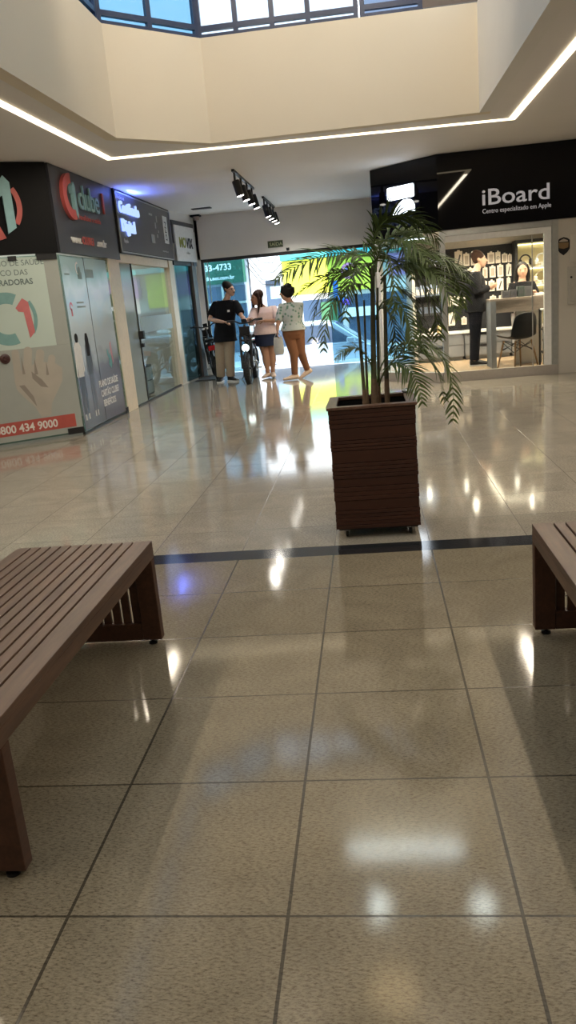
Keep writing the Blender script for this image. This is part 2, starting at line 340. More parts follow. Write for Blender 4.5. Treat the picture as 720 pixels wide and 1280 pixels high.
# second shop: glass door between jambs
dd = MB(WL).box(8.42, 10.6, .02, 2.02, -.03, -.02); d2 = struct('door_2', dd, GL)
MB(WL).box(7.76, 8.42, .02, 2.02, -.035, -.025).build('side_pane', mat('frosted_side', (.27,.31,.29), .2, var=.05, scale=3), d2)
MB(WL).box(8.41, 8.43, 0, 2.03, -.04, -.012).build('jamb', M_['black_metal'], d2)
MB(WL).box(8.55, 10.55, 1.02, 1.26, -.018, -.016).build('frosted_band', mat('frosted', (.36,.46,.49), .35), d2)
MB(WL).box(8.36, 8.45, .94, 1.06, -.02, .05).box(8.38, 8.44, .82, .88, -.02, .03).build('lock', M_['black_metal'], d2)
# third shop: glass front and brown post
g = MB(S3).box(.02, 1.02, .02, 2.1, -.03, -.02); d3 = struct('door_3', g, GL_T)
MB(S3).box(.0, 1.1, 2.08, 2.16, -.05, .01).build('header', M_['black_metal'], d3)
struct('trim_6', MB(S3).box(.98, 1.22, 0, 2.3, -.1, .02), M_['brown_post'])
struct('wall_corner', MB(S3).box(1.22, 1.5, 0, 3.0, -.12, -.045), M_['white_paint'])

# ---------------------------------------------------------------- right shop (dark fascia, glazed corner)
A = Vector((.40, 8.80, 0)); B = Vector((1.27, 7.98, 0)); IB = frame(A, B-A, ((B-A).y, -(B-A).x, 0)); LB = (B-A).length
struct('wall_right', MB().box(2.84, 7, 7.98, 8.12, 0, 3.0), M_['grey_wall'])
f2 = mat('store_floor', (.55,.40,.26), .25, var=.1, scale=4)
struct('floor', MB().prism([(.46, 8.86), (1.30, 8.06), (5, 8.06), (5, 10.95), (.46, 10.95)], 0, .06), f2)
sill = mat('sill_stone', (.34,.31,.28), .3, scale=30)
struct('trim_7', MB().box(1.27, 2.84, 7.96, 8.06, 0, .13), sill)
struct('trim_8', MB(IB).box(0, LB, 0, .13, -.1, .02), sill)
fm = M_['alu']
w9 = MB().box(1.28, 1.35, 7.98, 8.05, .13, 2.04).box(2.76, 2.84, 7.97, 8.06, 0.13, 2.04).box(1.351, 2.759, 7.98, 8.05, 1.96, 2.04)
w9 = struct('window_9', w9, fm); MB().box(1.34, 2.70, 8.01, 8.018, .13, 1.97).build('pane', GL, w9)
MB().box(2.66, 2.755, 7.992, 8.048, .131, 1.958).box(1.352, 2.659, 7.992, 8.048, 1.88, 1.958).build('inner_frame', M_['white_plastic'], w9)
MB().box(2.50, 2.512, 8.005, 8.024, .13, 1.9).build('pane_joint', M_['alu'], w9)
w10 = struct('window_10', MB(IB).box(.02, .09, .13, 2.04, -.07, 0), M_['white_plastic']); MB(IB).box(.09, LB-.02, .13, 2.04, -.03, -.022).build('pane', GL, w10)
w11 = struct('window_11', MB().box(.40, .45, 8.85, 12.3, 2.0, 2.06).box(.40, .45, 10.6, 10.66, 0, 2.04), fm); MB().box(.42, .428, 8.85, 12.3, .02, 2.04).build('pane', GL, w11)
struct('ceiling', MB().prism([(.46, 8.86), (1.30, 8.06), (5, 8.06), (5, 12.3), (.46, 12.3)], 2.06, 2.12), M_['white_paint'])
struct('wall_store_back', MB().box(1.05, 5, 10.95, 11.05, 0, 2.06).box(4.9, 5, 8.12, 10.95, 0, 2.06), mat('store_wall', (.55,.50,.44), .7))
struct('wall_store_side', MB().box(1.0, 1.05, 10.2, 12.3, 0, 2.06), M_['grey_wall'])
# ================================================================== SHOP SIGNS
def arc_pts(cx, cy, r, a0, a1, n=24): return [(cx+r*math.cos(math.radians(a0+(a1-a0)*i/n)), cy+r*math.sin(math.radians(a0+(a1-a0)*i/n))) for i in range(n+1)]
def ring(cx, cy, r0, r1, a0, a1, sx=1.0): return [(cx+(x-cx)*sx, y) for x, y in arc_pts(cx, cy, r1, a0, a1)+arc_pts(cx, cy, r0, a1, a0)]
# corner fascia on the chamfer
t = thing('store_sign', 'black corner fascia with a big teal numeral one inside a coral ring', 'sign', (XL, 5.5, 2.06))
MB(CH).box(-3.0, .0, 2.06, 2.995, -.03, .03).build('fascia_board', mat('matte_black', (.006,.006,.007), .6, spec=.12), t, world=True)
MB(CH).prism([(-.60,2.70),(-.47,2.86),(-.41,2.79),(-.41,2.33),(-.505,2.27),(-.505,2.66),(-.60,2.60)], .03, .06).build('numeral', M_['teal'], t, world=True)
b = MB(CH)
b.prism(ring(-.66, 2.55, .19, .345, 70, 292), .03, .05); b.prism([p for p in ring(-.66, 2.55, .29, .345, -34, 34)], .03, .05)
b.build('ring_emblem', M_['coral'], t, world=True)
# clube1 fascia on the side wall
t = thing('store_sign', 'dark grey shop fascia with raised teal lettering and red and white web address', 'sign', (XL, 6.6, 2.06))
MB(WL).box(5.525, 7.78, 2.06, 2.995, -.03, .03).build('fascia_board', M_['sign_dark'], t, world=True)
b = MB(WL); b.prism(ring(6.07, 2.70, .145, .255, 88, 285, 1.15), .03, .07); b.build('ring_emblem', M_['coral'], t, world=True)
MB(WL).prism([(6.08,2.82),(6.15,2.87),(6.185,2.83),(6.185,2.47),(6.125,2.50),(6.125,2.76),(6.08,2.74)], .03, .075).build('numeral', M_['teal'], t, world=True)
text('clube', .40, WL @ T(6.34, 2.60, .03), M_['teal'], t, sx=.97, ext=.02, spacing=.93, bold=.003)
text('1', .36, WL @ T(7.20, 2.62, .03), M_['coral'], t, sx=1.1, ext=.02, bold=.004)
text('Benefícios e saúde', .085, WL @ T(6.27, 2.475, .03), M_['coral'], t, sx=1.35, ext=.006, bold=.001, name='tagline')
text('www.', .125, WL @ T(5.93, 2.19, .03), M_['white_plastic'], t, sx=1.15, ext=.01, bold=.003, name='web_address'); text('CLUBE1', .125, WL @ T(6.30, 2.19, .03), M_['coral'], t, ext=.01, bold=.003, name='web_address')
text('.com.br', .125, WL @ T(6.83, 2.19, .03), M_['white_plastic'], t, sx=1.0, ext=.01, bold=.002, name='web_address')
# certificado digital light box
t = thing('store_sign', 'grey light box sign in a silver frame with glowing white and blue words', 'sign', (XL, 9.3, 2.15))
MB(WL).box(7.80, 10.95, 2.15, 2.995, -.03, .05).build('sign_box', M_['black'], t, world=True)
MB(WL).box(7.84, 10.92, 2.19, 2.955, .05, .056).build('face', mat('sign_grey', (.075,.075,.083), .3), t, world=True)
e = .018; MB(WL).box(7.82, 10.94, 2.16, 2.16+e, .045, .065).box(7.82, 10.94, 2.97-e, 2.97, .045, .065).box(7.82, 7.82+e, 2.16, 2.97, .045, .065).box(10.94-e, 10.94, 2.16, 2.97, .045, .065).build('frame', M_['alu'], t, world=True)
LBL = emis('led_letter', (.45, .62, 1.0), .95); LWH = emis('halo_letter', (.08, .16, 1.0), 1.6)
text('Certificado', .215, WL @ T(7.90, 2.70, .075), LBL, t, sx=1.02, ext=.012, bold=.004); text('Digital', .235, WL @ T(7.92, 2.45, .075), LBL, t, sx=1.1, ext=.012, bold=.004)
text('Certificado', .215, WL @ T(7.90, 2.70, .06), LWH, t, sx=1.02, ext=.002, bold=.005, name='halo'); text('Digital', .235, WL @ T(7.92, 2.45, .06), LWH, t, sx=1.1, ext=.002, bold=.005, name='halo')
text('Soluções em', .07, WL @ T(7.90, 2.88, .056), M_['white_plastic'], t, ext=.002, name='small_lettering'); text('Rápido', .075, WL @ T(8.0, 2.30, .056), M_['white_plastic'], t, ext=.002, name='small_lettering')
b = MB(WL).box(10.42, 10.70, 2.42, 2.86, .056, .062); b.build('white_panel', M_['white_plastic'], t, world=True)
text('DFN', .16, WL @ T(10.60, 2.46, .062) @ Matrix.Rotation(PI/2, 4, 'Z'), M_['black'], t, ext=.002, name='panel_lettering')
for x, y, a, h in ((9.55,2.38,.2,.13),(9.98,2.72,.05,.10),(9.86,2.62,.06,.09),(10.02,2.56,.05,.04),(9.92,2.48,.07,.05),(9.55,2.80,.2,.03)): MB(WL).box(x, x+a, y, y+h, .056, .060).build('pictogram', M_['alu'], t, world=True)
text('www.certificado.com', .045, WL @ T(10.2, 2.27, .056), M_['white_plastic'], t, ext=.001, name='small_lettering')
for y, z in ((8.25, 2.86), (8.25, 2.56)):
    L_ = area('sign_glow', (XL+.16, y, z+.12), (0, 0, 0), .05, .9, 4, (.10,.18,1.0)); L_.rotation_euler = (PI*.93, 0, 0)
# bike shop sign
t = thing('store_sign', 'white panel sign with olive and charcoal capitals on a dark grey beam', 'sign', tuple(S3 @ Vector((.7, 2.1, 0))))
MB(S3).box(.07, 1.32, 2.70, 2.84, -.005, .03).box(.07, .26, 2.45, 2.80, -.005, .035).box(1.08, 1.28, 2.08, 2.35, -.005, .03).build('beam', mat('sign_beam', (.09,.09,.10), .5), t, world=True)
MB(S3).box(.12, 1.2, 2.15, 2.76, .035, .055).build('panel', M_['white_plastic'], t, world=True)
text('MO', .245, S3 @ T(.30, 2.39, .055), mat('olive', (.30,.33,.06), .5), t, sx=.95, ext=.006, bold=.006); text('VIX', .245, S3 @ T(.69, 2.39, .055), mat('charcoal', (.03,.03,.035), .5), t, sx=.95, ext=.006, bold=.006)
text('e-bikes', .07, S3 @ T(.66, 2.28, .055), M_['alu'], t, ext=.002, name='small_lettering')
# right shop fascia
FB = frame((0, 7.95, 0), (1,0,0), (0,-1,0))
t = thing('store_sign', 'black fascia over the phone shop with pale lettering and a glowing white emblem', 'sign', (1.27, 7.95, 2.04))
b = MB().prism([(.40, 8.80), (1.27, 7.95), (7, 7.95), (7, 8.1), (1.33, 8.1), (.46, 8.95), (.46, 12.3), (.40, 12.3)], 2.04, 2.995); b.build('fascia_board', M_['black_gloss'], t, world=True)
pale = mat('pale_letters', (.62,.62,.66), .4, emit=(.6,.6,.68), es=.18)
text('iBoard', .285, FB @ T(1.835, 2.305, 0), pale, t, sx=1.19, ext=.012, bold=.002); text('Centro especializado em Apple', .082, FB @ T(1.85, 2.20, 0), pale, t, sx=.86, ext=.003, name='tagline')
EW = emis('emblem_white', (.80, .90, 1.0), 4.0)
def rrect(x0, x1, y0, y1, r, corners=(1,1,1,1)):
    P = []
    for i, (cx, cy, a) in enumerate(((x1-r, y1-r, 0), (x0+r, y1-r, 90), (x0+r, y0+r, 180), (x1-r, y0+r, 270))):
        if corners[i]: P += arc_pts(cx, cy, r, a, a+90, 6)
        else: P.append((x1 if i in (0,3) else x0, y1 if i < 2 else y0))
    return P
b = MB(IB).prism(rrect(.335, .81, 2.535, 2.705, .02), .0, .03)
b.prism([(.40, 2.34), (.82, 2.34)] + arc_pts(.70, 2.40, .115, -20, 90, 8) + [(.62, 2.515), (.54, 2.47)], .0, .03)
b.build('lit_emblem', EW, t, world=True)
text('iBoard', .10, IB @ T(.36, 2.22, 0), EW, t, sx=1.2, ext=.006, bold=.003, name='lit_lettering')

# ================================================================== POSTERS ON THE GLASS
pale_film = mat('pale_film', (.50,.60,.56), .35, var=.05, scale=3); grey_film = mat('grey_film', (.35,.375,.355), .4, var=.08, scale=6)
t = thing('window_poster', 'pale green shop window poster with ring logo, open hand and red phone number band', 'poster', tuple(CH @ Vector((-.6, .05, .005))))
MB(CH).box(-2.2, -.17, 1.06, 2.03, .001, .004).build('upper_print', pale_film, t, world=True)
MB(CH).box(-2.2, -.015, .05, 1.06, .001, .004).box(-.169, -.015, 1.061, 2.03, .001, .004).build('lower_print', grey_film, t, world=True)
b = MB(CH).prism(ring(-.66, 1.39, .165, .285, 62, 290), .004, .006); b.prism(ring(-.66, 1.39, .285, .325, -34, 34), .004, .006); b.build('ring_emblem', mat('print_teal', (.19,.36,.36), .4), t, world=True)
MB(CH).prism([(-.555,1.50),(-.47,1.60),(-.41,1.555),(-.385,1.23),(-.45,1.165),(-.475,1.45),(-.53,1.46)], .004, .0065).build('numeral', mat('print_rose', (.55,.17,.18), .4), t, world=True)
MB(CH).box(-2.2, -.09, .115, .265, .004, .006).build('red_band', mat('print_red', (.42,.085,.07), .4), t, world=True)
dk = mat('print_grey', (.14,.19,.19), .4); wt = mat('print_white', (.72,.70,.67), .4)
for s, z, q, bd in (('O PLANO DE SAÚDE', 1.945, -.17, 0), ('ESTRATÉGICO DAS', 1.845, -.36, 0), ('OPERADORAS', 1.745, -.32, .002)):
    text(s, .085, CH @ T(q, z, .005), dk, t, ext=.0008, align='RIGHT', bold=bd, sx=.95)
text('0800 434 9000', .125, CH @ T(-.30, .145, .006), wt, t, ext=.0008, align='RIGHT', bold=.003, sx=.93, name='phone_number')
hd = mat('print_hand', (.42,.39,.34), .4, var=.15, scale=5); hs = mat('print_hand_shade', (.27,.24,.21), .4, var=.15, scale=6)
b = MB(CH)
b.prism([(-.70,.72),(-.69,.62),(-.62,.52),(-.52,.40),(-.47,.28),(-.36,.28),(-.33,.42),(-.24,.55),(-.17,.66),(-.15,.80),(-.22,.86),(-.40,.90),(-.56,.84),(-.66,.80)], .004, .0052)
for x0, y0, x1, y1, r in ((-.655,.74,-.64,1.02,.04),(-.55,.78,-.50,1.03,.045),(-.42,.80,-.37,.99,.045),(-.29,.78,-.25,.92,.04)):
    dx, dy = x1-x0, y1-y0; L0 = math.hypot(dx, dy); px, py = -dy/L0*r, dx/L0*r
    b.prism([(x0+px,y0+py),(x0-px,y0-py)]+[(x1+r*math.cos(a), y1+r*math.sin(a)) for a in [math.atan2(-py,-px)+PI*i/8 for i in range(9)]], .0045, .006)
b.build('hand_print', hd, t, world=True)
b = MB(CH)
for p in ([(-.60,.78),(-.585,.98),(-.57,.78)], [(-.47,.76),(-.445,.95),(-.43,.76)], [(-.34,.74),(-.32,.90),(-.31,.74)], [(-.66,.66),(-.56,.50),(-.50,.40),(-.52,.52),(-.60,.66)], [(-.50,.80),(-.40,.70),(-.34,.60),(-.42,.62),(-.50,.72)]): b.prism(p, .006, .0066)
b.build('hand_print_shading', hs, t, world=True)
o = thing('suction_knob', 'small dark round knob fixed on the pale poster glass', 'knob', tuple(CH @ Vector((-.76, .97, .006))))
MB(CH @ T(-.76, .97, .006)).lathe([(.055,0),(.055,.012),(.04,.02),(.025,.021),(.02,.03),(.004,.03)], 20).build('knob_disc', mat('knob_brown', (.06,.022,.02), .4), o, smooth=True, world=True)
# couple poster on the side glass
def grad_print(name, stops):
    m, nt, b = newmat(name); N = nt.nodes.new; L = nt.links.new
    g = N('ShaderNodeNewGeometry'); sp = N('ShaderNodeSeparateXYZ'); L(g.outputs['Position'], sp.inputs[0]); no = N('ShaderNodeTexNoise'); no.inputs['Scale'].default_value = 2.2; no.inputs['Detail'].default_value = 3
    L(g.outputs['Position'], no.inputs['Vector']); ma = N('ShaderNodeMath'); ma.operation = 'MULTIPLY_ADD'; ma.inputs[1].default_value = .22; L(no.outputs['Fac'], ma.inputs[0])
    mr = N('ShaderNodeMath'); mr.operation = 'DIVIDE'; mr.inputs[1].default_value = 2.1; L(sp.outputs[2], mr.inputs[0]); L(mr.outputs[0], ma.inputs[2])
    r = N('ShaderNodeValToRGB'); e = r.color_ramp.elements; e[0].position, e[0].color = stops[0][0]+.11, stops[0][1]+(1,); e[1].position, e[1].color = stops[-1][0]+.11, stops[-1][1]+(1,)
    for p, cc in stops[1:-1]: k = e.new(p+.11); k.color = cc+(1,)
    L(ma.outputs[0], r.inputs[0]); L(r.outputs[0], b.inputs['Base Color']); b.inputs['Roughness'].default_value = .22; return m
scape = grad_print('print_landscape', [(0,(.12,.115,.135)),(.34,(.14,.135,.16)),(.38,(.24,.25,.25)),(.46,(.42,.46,.47)),(.58,(.45,.52,.53)),(.72,(.36,.54,.68)),(.80,(.52,.64,.74)),(.93,(.32,.48,.53))])
t = thing('window_poster', 'blue and grey shop window poster of a couple walking hand in hand', 'poster', (XL, 6.4, .05))
MB(WL).box(5.53, 6.295, .04, 2.03, .001, .004).box(6.32, 7.16, .04, 2.03, .001, .004).build('landscape_print', scape, t, world=True)
for nm, y0, shirt, trous, hair, hw in (('man_print', 5.66, wt, mat('print_navy', (.05,.06,.09), .4), M_['hair_black'], .11), ('woman_print', 6.0, mat('print_black', (.05,.055,.065), .4), mat('print_jeans', (.10,.11,.14), .4), M_['hair_black'], .09)):
    b = MB(WL); b.prism([(y0-hw,1.0),(y0-hw*.5,1.06),(y0+hw*.5,1.06),(y0+hw,1.0),(y0+hw*1.2,.72),(y0+hw*.95,.70),(y0+hw*.85,.88),(y0+hw*.8,.66),(y0-hw*.8,.66),(y0-hw*.85,.88),(y0-hw*1.1,.66),(y0-hw*1.35,.68)], .004, .0055); p_ = b.build(nm, shirt, t, world=True)
    MB(WL).prism([(y0-hw*.8,.66),(y0+hw*.8,.66),(y0+hw*.9,.45),(y0+hw*.75,.22),(y0+hw*.35,.22),(y0+hw*.1,.55),(y0-hw*.2,.22),(y0-hw*.6,.22),(y0-hw*.8,.45)], .004, .0056).build('trousers_print', trous, t, world=True)
    MB(WL).prism(arc_pts(y0, 1.11, .055, 0, 360, 14)[:-1] if hw > .1 else [(y0-.05,.88),(y0-.06,1.08),(y0-.03,1.15),(y0+.03,1.15),(y0+.06,1.08),(y0+.05,.88)], .004, .006).build('hair_print', hair, t, world=True)
    b = MB(WL).box(y0+hw*.4, y0+hw*.75, .15, .22, .004, .0056).box(y0-hw*.6, y0-hw*.25, .15, .22, .004, .0056); b.build('shoe_print', wt, t, world=True)
for i, (s, z, y) in enumerate((('PLANO DE SAÚDE', .47, 6.22), ('CARTÃO CLUBE1', .345, 6.26), ('BENEFÍCIOS', .22, 6.30))): text(s, .115, WL @ T(y, z, .004), wt, t, ext=.0008, sx=.82, bold=.003)
b = MB(WL); b.prism(ring(6.80, .88, .05, .10, 160, 300), .004, .0055); b.prism([(6.72,.72),(6.80,.66),(6.86,.72),(6.84,.84),(6.76,.80)], .004, .0056); b.build('teal_emblem', mat('print_teal_b', (.10,.30,.30), .4), t, world=True)
MB(WL).prism([(6.84,.98),(6.90,1.0),(6.92,.74),(6.87,.70)], .004, .0056).build('rose_emblem', mat('print_rose_b', (.45,.20,.22), .4), t, world=True)
b = MB(WL); b.prism(ring(5.66, 1.47, .025, .05, 0, 300), .004, .0056); b.box(5.64, 5.68, 1.36, 1.44, .004, .0056); b.build('rose_emblem', mat('print_rose_c', (.55,.12,.16), .4), t, world=True)
MB(WL).box(6.30, 6.60, 1.80, 1.90, .004, .0052).box(5.86, 6.10, 1.50, 1.52, .004, .0052).box(5.86, 6.15, 1.45, 1.47, .004, .0052).box(5.60, 5.76, 1.82, 1.84, .004, .0052).build('small_print', dk, t, world=True)
b = MB(WL); b.prism(ring(6.06, 1.90, .055, .075, 80, 260), .004, .0056); b.build('white_emblem', wt, t, world=True); MB(WL).box(6.03, 6.17, 1.78, 1.86, .004, .0056).prism(arc_pts(6.10,1.88,.045,0,360,14)[:-1], .004, .0057).build('dark_emblem', dk, t, world=True)
# ================================================================== LIGHTS OF THE PLACE
# the front run is slightly skewed as in the place: left corner nearer than the right one
bpy_led = MB().prism([(-2.505,-4.4),(-2.44,-4.4),(-2.44,5.69),(1.89,6.02),(1.89,-4.4),(1.96,-4.4),(1.96,6.08),(-2.505,5.75)], 2.988, 2.9995).build('led_strip', LED)
tag(bpy_led, 'warm glowing led line recessed in the ceiling around the atrium opening', 'ceiling light')
WARM = (1.0, .87, .68)
SPOT = emis('spot_lens', (1.0, .95, .85), 14)
def track(y0, y1, x, label):
    t = thing('track_light', label, 'track light', (x, y0, 3.0), group=None)
    MB().box(-.018, .018, 0, y1-y0, -.03, 0).build('rail', M_['black_metal'], t)
    n = 4
    for i in range(n):
        y = .12+(y1-y0-.3)*i/(n-1)
        h = MB().box(-.012, .012, y-.02, y+.02, -.13, -.028); h.M = T(.03, y, -.22) @ Matrix.Rotation(-.25, 4, 'Y'); h.lathe([(.045,-.10),(.05,-.10),(.05,.09),(.04,.10),(.005,.10)], 16)
        sp = h.build('spotlight', M_['black_metal'], t, smooth=True)
        MB(T(.03, y, -.22) @ Matrix.Rotation(-.25, 4, 'Y')).lathe([(.001,-.101),(.046,-.101),(.046,-.094),(.001,-.094)], 16).build('lens', SPOT, sp)
    for y in (.25, .95):
        d = bpy.data.lights.new('spot', 'SPOT'); d.energy = 32; d.color = (1,.93,.82); d.spot_size = 2.6; d.spot_blend = .5; d.shadow_soft_size = .05
        l = bpy.data.objects.new('track_spot', d); COL.objects.link(l); l.location = (x, y0+y, 2.66); l.rotation_euler = (0, -.2, 0)
track(7.35, 9.28, -1.36, 'black ceiling track with four lit spotlights, the nearer and larger of two')
track(10.44, 12.1, -1.36, 'black ceiling track with four lit spotlights, the farther one by the entrance wall')
# lamps on the upper ceiling (seen mirrored in the floor)
WL_ = emis('lamp_white', (.88, 1.0, .96), 32); WY = emis('lamp_warm', (1.0, .72, .35), 10)
for x, nm in ((-.03, 'round white ceiling lamp high in the atrium, the left one'), (1.2, 'round white ceiling lamp high in the atrium, the right one')):
    t = thing('ceiling_lamp', nm, 'ceiling lamp', (x, 4.55, 5.9)); MB().lathe([(.105,-.03),(.105,0),(.001,0)], 24).build('housing', M_['white_plastic'], t); MB().lathe([(.001,-.035),(.09,-.035),(.09,-.03),(.001,-.03)], 24).build('diffuser', WL_, t)
t = thing('tube_lamp', 'long white tube lamp fixed high on the atrium ceiling by the windows', 'ceiling lamp', (.32, 5.30, 5.9)); MB().box(-.75, .75, -.04, .04, -.24, -.20).box(-.5,-.49,-.005,.005,-.2,0).box(.49,.5,-.005,.005,-.2,0).build('housing', M_['white_plastic'], t); MB().tube([(-.72,0,-.256),(.72,0,-.256)], .016).build('tube', WL_, t)
for x in (-.9, .6):  # unseen spotlights added to warm the front wall, not mirrored in the floor
    t = thing('added_wash_spot', 'added unseen %s spotlight high in the atrium warming the front wall' % ('left' if x < 0 else 'right'), 'spotlight', (x, 2.25, 5.9)); h = MB().lathe([(.04,-.02),(.04,0),(.001,0)], 14); h.M = T(0,.02,-.08) @ Matrix.Rotation(1.15, 4, 'X'); h.lathe([(.035,-.07),(.04,-.07),(.04,.06),(.001,.06)], 14).build('housing', M_['white_plastic'], t); MB(T(0,.02,-.08) @ Matrix.Rotation(1.15, 4, 'X')).lathe([(.001,-.06),(.034,-.06),(.034,-.055),(.001,-.055)], 14).build('lens', SPOT, t)
    d = bpy.data.lights.new('added_wall_wash', 'SPOT'); d.energy = 125; d.color = (1,.85,.66); d.spot_size = 1.75; d.spot_blend = .5; d.shadow_soft_size = .05; l = bpy.data.objects.new('added_wall_wash', d); COL.objects.link(l); l.location = (x, 2.36, 5.76); l.rotation_euler = (1.12, 0, 0)
t = thing('ring_lamp', 'warm glowing ring lamp hanging from the atrium ceiling', 'ceiling lamp', (.1, 3.05, 5.9)); MB().torus((0,0,-.35), .17, .018, 'z').build('ring', WY, t); MB().tube([(0,.17,-.35),(0,.17,0)], .005).tube([(0,-.17,-.35),(0,-.17,0)], .005).build('cord', M_['black'], t)
# real light from the hall's own fixtures: LED line downlight along each run
area('led_light_left', (-2.47, .8, 2.98), (0,0,0), .06, 9.8, 84, WARM); area('led_light_right', (1.92, .8, 2.98), (0,0,0), .06, 9.8, 84, WARM)
# ---------------------------------------------------------------- small things on walls and ceiling
t = thing('exit_sign', 'small dark green exit sign with pale letters above the entrance', 'sign', (-1.42, YB-.001, 2.29))
MB().box(-.145, .145, -.012, 0, 0, .125).build('plate', mat('exit_green', (.03,.045,.02), .4), t)
FW = frame((0, YB, 0), (1,0,0), (0,-1,0)); MB(FW).box(-1.555,-1.285,2.297,2.300,.0125,.014).box(-1.555,-1.285,2.405,2.408,.0125,.014).build('border', mat('exit_pale', (.45,.48,.28), .4), t, world=True)
text('SAÍDA', .085, FW @ T(-1.535, 2.322, .0125), bpy.data.materials['exit_pale'], t, sx=1.05, ext=.001, bold=.001)
t = thing('security_camera', 'tiny black camera dome on the wall just right of the exit sign', 'camera', (-1.19, YB-.001, 2.235)); MB().box(-.03,.03,-.02,0,-.02,.03).build('base', M_['black'], t); MB().ell((0,-.03,0), .028,.028,.028).build('dome', M_['glass_dark'], t, smooth=True)
t = thing('ceiling_vent', 'small black slot in the ceiling near the entrance corner', 'vent', (-2.55, 11.2, 3.0)); MB().box(-.17,.17,-.09,.09,-.012,0).build('frame', M_['black'], t); MB().box(-.14,.14,-.06,.06,-.016,-.012).build('slot', M_['sign_dark'], t)
t = thing('corner_camera', 'small dark and pink camera box at the ceiling corner above the bike shop sign', 'detector', (-2.86, 12.2, 3.0)); MB().box(-.10,.08,-.1,.1,-.03,0).build('plate', M_['black'], t); MB().lathe([(.05,-.09),(.06,-.03),(.001,-.03)], 14).build('sensor', mat('pinkish', (.5,.42,.40), .5), t)  # dark and pinkish ceiling camera in the corner
t = thing('shield_sticker', 'dark shield shaped sticker with gold band on the pale wall', 'sticker', (2.91, 7.979, 1.69))
FR_ = frame((2.91, 7.98, 1.69), (1,0,0), (0,-1,0)); MB(FR_).prism([(-.085,.07),(-.05,.10),(0,.115),(.05,.10),(.085,.07),(.09,.06),(.085,-.03),(.05,-.08),(0,-.12),(-.05,-.08),(-.085,-.03),(-.09,.06)], .0, .003).build('shield', M_['black'], t, world=True)
MB(FR_).prism([(-.065,.045),(.065,.045),(.06,-.02),(0,-.035),(-.06,-.02)], .003, .004).build('gold_band', mat('gold_print', (.20,.12,.05), .5), t, world=True); MB(FR_).prism([(-.055,.07),(0,.095),(.055,.07),(.055,.055),(-.055,.055)], .003, .004).build('top_band', mat('pale_print', (.40,.34,.28), .5), t, world=True)
PANEL = mat('panel_grey', (.42,.40,.36), .5)
t = thing('electrical_panel', 'grey metal electrical panel door with a black lock on the right wall', 'panel', (3.13, 7.98, .92))
MB().box(-.17,.17,-.02,0,0,.50).build('frame', PANEL, t, bevel=.004); dr = MB().box(-.145,.145,-.03,-.02,.03,.47).build('door', PANEL, t, bevel=.004); MB(T(-.125,-.03,.36) @ Matrix.Rotation(PI/2,4,'X')).lathe([(.014,0),(.014,.01),(.001,.012)], 12).build('lock', M_['black'], dr); MB().box(-.13,-.124,-.031,-.0299,.06,.44).build('hinge', M_['alu'], dr)
t = thing('electrical_panel', 'plain pale grey meter cover above the electrical panel on the right wall', 'panel', (3.16, 7.98, 1.47)); MB().box(-.17,.17,-.03,0,0,.36).build('cover', M_['grey_wall'], t, bevel=.006); MB().box(-.15,.15,-.034,-.03,.02,.34).build('plate', M_['grey_wall'], t, bevel=.003)

# ================================================================== BENCHES
def make_bench():
    t = thing('slatted_bench', 'dark wooden slatted bench at the left, its near end cut by the frame', 'bench', (-.674, -1.24, 0))
    y0, y1 = -.72, .72; z = .44; th = .024
    x = 0.0; ws = [.073]+[.037]*10+[.058]; gap = .0070
    for w_ in ws:
        MB().box(-x-w_, -x, y0, y1, z-th, z).build('slat', WOOD_B, t, bevel=.002); x += w_+gap
    W = x-gap
    # grooves of the doubled right edge board is shown by a thin second board line
    MB().box(-.026, -.0, y0, y1, z-.07, z-th-.0005).build('apron', WOOD_B, t, bevel=.002); MB().box(-W, -W+.026, y0, y1, z-.07, z-th-.0005).build('apron', WOOD_B, t, bevel=.002)
    for ys in (y0+.005, y1-.05):
        f = MB()
        for xx in (-.0775, -W-.0005): f.box(xx, xx+.078, ys, ys+.045, .022, z-.0703)
        f.box(-W+.0776, -.0776, ys+.0005, ys+.0445, .0225, .095); f.box(-W+.0265, -.0265, ys+.0005, ys+.0445, z-.0702, z-th-.001)
        e = f.build('end_frame', WOOD_D, t, bevel=.003)
        n = 10; p = (W-.156)/n
        for i in range(n):
            a = -W+.078+i*p; MB().box(a+.005, a+p-.005, ys+.016, ys+.028, .095, z-.0703).build('baluster', WOOD_D, e)
        for xx in (-.045, -W+.045):
            MB(T(xx, ys+.022, 0)).lathe([(.001,0),(.018,0),(.018,.008),(.007,.011),(.007,.023)], 14).build('foot', M_['black'], e, smooth=True)
    return t
bench = make_bench()
b2 = copy_tree(bench); b2.location = (.832, -1.30, 0); b2.rotation_euler = (0, 0, PI); b2['label'] = 'dark wooden slatted bench cut off by the right edge of the view'
bench['group'] = b2['group'] = 'slatted benches'

# ================================================================== PLANTER
t = thing('planter', 'tall square planter of dark red brown horizontal slats on casters', 'planter', (.247, .99, 0)); PL = t
hw, d0, d1 = .24, -.235, .235; z = .735
hs_ = [26,26,26,27,70,20,20,20,72,24,22,22,24,50,27,27,26,60,22,22,22,22,23]; k = .675/sum(hs_); thin = 0
sl = MB()
for i, h in enumerate(hs_):
    h *= k; o_ = 0 if h > .04 else (.007 if i % 2 == 0 else .0045)
    if h > .04: o_ = .001
    sl.box(-hw+.008-o_, hw-.008+o_, d0+.008-o_, d1-.008+o_, z-h+.0012, z-.0012); z -= h
outer = MB()
